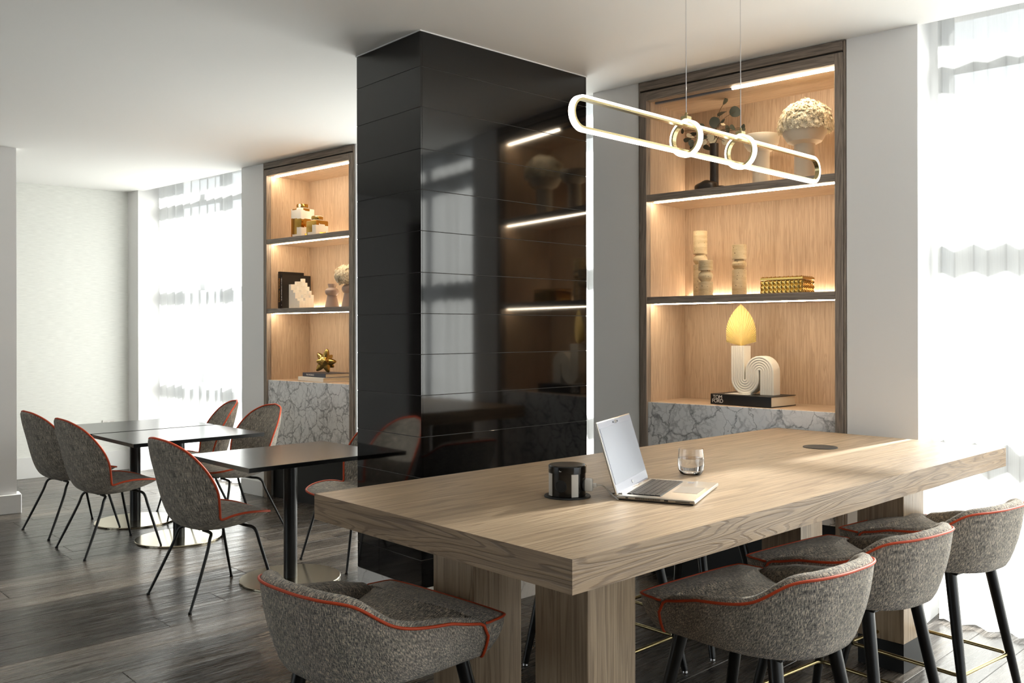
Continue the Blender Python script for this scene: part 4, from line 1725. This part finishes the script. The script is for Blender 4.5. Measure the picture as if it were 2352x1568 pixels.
def make_stool(label):
    t = thing('bar_stool', label, 'bar stool', group='tweed bar stools around the oak table')
    shell, pp, fr = stool_shell()
    obj('shell', shell, M_TWEED, t)
    # front caps of the arms
    V, F = [], []
    for seq in fr:
        o = len(V)
        inner = [Vector((p.x * .83, p.y - .004, min(p.z, .632))) for p in seq]
        V += seq + inner
        k = len(seq)
        F += [(o + i, o + i + 1, o + k + i + 1, o + k + i) for i in range(k - 1)]
    obj('arm_front', mesh_py('arm_front', V, F, uvs=[(v.x, v.z) for v in V]), M_TWEED, t)
    obj('piping', m_tube('piping', pp, .0042, seg=8), M_PIPE, t, label='orange piping')
    cu, edge, rows = cushion_mesh()
    sc = obj('cushion', cu, M_TWEED, t)
    ed = [p + Vector((0, .002 if p.y > .12 else 0, 0)) for p in edge if p.y > .073]
    obj('front_piping', m_tube('front_piping', ed, .0036, seg=8), M_PIPE, sc, label='orange piping of the seat front')
    obj('seat_base', m_box('seat_base', (-.17, -.27, .512), (.17, .12, .523), .004), M_BLK, t)
    for sx in (-1, 1):
        for (ty, fy) in ((.085, .195), (-.235, -.322)):
            a = Vector((sx * .150, ty, .520)); b_ = Vector((sx * .215, fy, .012))
            lg = obj('leg', m_tube('leg', [a, a.lerp(b_, .5), b_], .02, seg=18, radii=[.0215, .019, .0145]), M_LEG, t)
            obj('glide', m_lathe('glide', [(.011, 0), (.013, .002), (.012, .011), (.010, .012)], 16), M_CHROME, lg, (b_.x, b_.y, 0))
    # foot rail: rounded rectangle on the inner side of the legs
    zr = .150
    f = (zr - .012) / (.520 - .012)
    cx = .215 + (.150 - .215) * f - .004
    y1 = .195 + (.085 - .195) * f - .004
    y0 = -.322 + (-.235 + .322) * f + .004
    rc = .030
    pth = []
    for (ccx, ccy, a0) in ((cx - rc, y1 - rc, 0), (-cx + rc, y1 - rc, 90), (-cx + rc, y0 + rc, 180), (cx - rc, y0 + rc, 270)):
        for k in range(7):
            a = rad(a0 + 90 * k / 6)
            pth.append((ccx + rc * math.cos(a), ccy + rc * math.sin(a), zr))
    obj('foot_rail', m_tube('foot_rail', pth, .0075, seg=12, closed=True), M_BRASS, t)
    return t


st0 = make_stool('tweed bar stool at the near short end of the oak table')
st0.location = tpt(-.7434, .0754); st0.rotation_euler = (0, 0, RT + .0596)       # faces along the table (local +y)
RS = RT + PI / 2                                                                  # faces across the table
dup(st0, tpt(-.1938, .9467), RS - .037, 'nearest of the three tweed bar stools along the right side of the table')
dup(st0, tpt(-.2073, 1.5687), RS - .080, 'middle of the three tweed bar stools along the right side of the table')
dup(st0, tpt(-.1892, 2.2298), RS - .101, 'farthest of the three right hand tweed bar stools, next to the window curtain')
RO = RT - PI / 2
dup(st0, tpt(-1.065, 1.40), RO, 'tweed bar stool beyond the table, before the middle of the black column')
dup(st0, tpt(-1.065, 2.03), RO, 'tweed bar stool beyond the table, nearest the lit shelf niche')

# ------------------------------------------------------------------ dining chairs
OUT = [(0, .270, .430), (.12, .264, .436), (.195, .236, .447), (.240, .155, .463), (.252, .060, .470), (.248, -.010, .464), (.240, -.058, .452),
       (.238, -.075, .458), (.252, -.086, .515), (.274, -.106, .595), (.271, -.140, .675), (.247, -.188, .752), (.197, -.240, .818), (.116, -.294, .864), (0, -.322, .880)]
INN = [(.270, .430), (.262, .440), (.232, .447), (.145, .449), (.055, .443), (-.035, .440), (-.110, .448), (-.150, .470), (-.178, .515), (-.200, .595), (-.224, .675), (-.252, .752), (-.284, .818), (-.312, .862), (-.322, .880)]
OUTR = [(.270, .430), (.255, .421), (.215, .398), (.130, .374), (.030, .362), (-.060, .364), (-.145, .386), (-.202, .425), (-.238, .495), (-.262, .585), (-.282, .670), (-.302, .748), (-.318, .812), (-.328, .860), (-.322, .880)]


def make_chair(label):
    t = thing('dining_chair', label, 'chair', group='tweed dining chairs at the black tables')
    per = 5
    o = catmull(OUT, per)
    inn = catmull([(0, y, z) for y, z in INN], per)
    our = catmull([(0, y, z) for y, z in OUTR], per)
    m = 22
    Pi, Po = [], []
    for k in range(len(o)):
        e = o[k]
        ri, ro = [], []
        for j in range(m + 1):
            s = -1 + 2 * j / m
            w = (1 - abs(s) ** 2.2)
            w2 = (1 - abs(s) ** 2.3) ** .8
            x = e.x * s
            ri.append(Vector((x, e.y + (inn[k].y - e.y) * w, e.z + (inn[k].z - e.z) * w)))
            ro.append(Vector((x, e.y + (our[k].y - e.y) * w2, e.z + (our[k].z - e.z) * w2)))
        Pi.append(ri); Po.append(ro)
    obj('shell', m_grid('shell', Po, flip=True), M_TWEEDS, t, label='outer shell in grey tweed')
    obj('seat_lining', m_grid('seat_lining', Pi), M_TWEEDS, t, label='inner seat and back in grey tweed')
    half = o
    loop = [Vector((p.x, p.y, p.z)) for p in half] + [Vector((-p.x, p.y, p.z)) for p in reversed(half[1:-1])]
    obj('piping', m_tube('piping', loop, .0062, seg=8, closed=True), M_PIPE, t, label='orange piping')
    for sx in (-1, 1):
        fr = catmull([(sx * .02, .135, .372), (sx * .10, .14, .371), (sx * .165, .15, .368), (sx * .188, .160, .345), (sx * .200, .175, .28), (sx * .222, .21, .14), (sx * .243, .245, .006)], 5)
        obj('leg', m_tube('leg', fr, .009, seg=10, radii=[.0085] * 26 + [.0082, .0078, .0074, .007, .0068]), M_BLACK, t)
        rr_ = catmull([(sx * .02, -.06, .362), (sx * .10, -.065, .363), (sx * .155, -.085, .362), (sx * .178, -.105, .340), (sx * .190, -.125, .28), (sx * .218, -.185, .14), (sx * .243, -.245, .006)], 5)
        obj('leg', m_tube('leg', rr_, .009, seg=10, radii=[.0085] * 26 + [.0082, .0078, .0074, .007, .0068]), M_BLACK, t)
        for fy in (.245, -.245):
            obj('foot_cap', m_lathe('foot_cap', [(.009, 0), (.010, .002), (.009, .010), (.007, .011)], 12), M_BLACK, t, (sx * .243, fy, 0))
    return t


AC = rad(46)
RCH = math.atan2(math.sin(AC), math.cos(AC)) - PI / 2      # local +y faces along the R direction
RX, RY = Vector((math.cos(AC), math.sin(AC), 0)), Vector((-math.sin(AC), math.cos(AC), 0))
ch0 = make_chair('nearest grey tweed dining chair, its back to the camera by the front black table')
ch0.location = (-1.640, 4.838, 0); ch0.rotation_euler = (0, 0, RCH)
dup(ch0, (-2.682, 5.892, 0), RCH, 'tweed dining chair with its back to the camera at the middle black table')
dup(ch0, (-3.203, 6.440, 0), RCH + rad(1.5), 'leftmost tweed dining chair, at the far black table')
dup(ch0, (-2.029, 6.527, 0), RCH + PI, 'tweed dining chair facing the camera in front of the marble panel')
dup(ch0, (-2.4965, 6.975, 0), RCH + PI - rad(16), 'farthest tweed dining chair facing the camera before the sheer curtain')
dup(ch0, (-0.985, 5.580, 0), RCH + PI, 'tweed dining chair half hidden behind the black column')

# ------------------------------------------------------------------ dining tables
RD = rad(44) - PI / 2


def make_dtable(label):
    t = thing('dining_table', label, 'table', group='black pedestal dining tables')
    obj('table_top', m_box('table_top', (-.372, -.45, .703), (.372, .45, .727), .0012), M_LAM, t)
    obj('pedestal', m_lathe('pedestal', [(.0385, .013), (.0385, .69), (.10, .692), (.10, .7025)], 32), M_BLACK, t)
    obj('base_disc', m_lathe('base_disc', [(.283, 0), (.2855, .002), (.2855, .009), (.283, .012), (.05, .013), (0, .013)], 72), M_DISC, t, label='round polished metal base')
    return t


dt = make_dtable('front black pedestal table beside the column')
dt.location = (-1.288, 5.140, 0); dt.rotation_euler = (0, 0, RD)
dup(dt, (-2.313, 6.147, 0), RD, 'middle black pedestal table pushed against the far one')
dup(dt, (-2.853, 6.705, 0), RD, 'farthest black pedestal table by the grey wall')
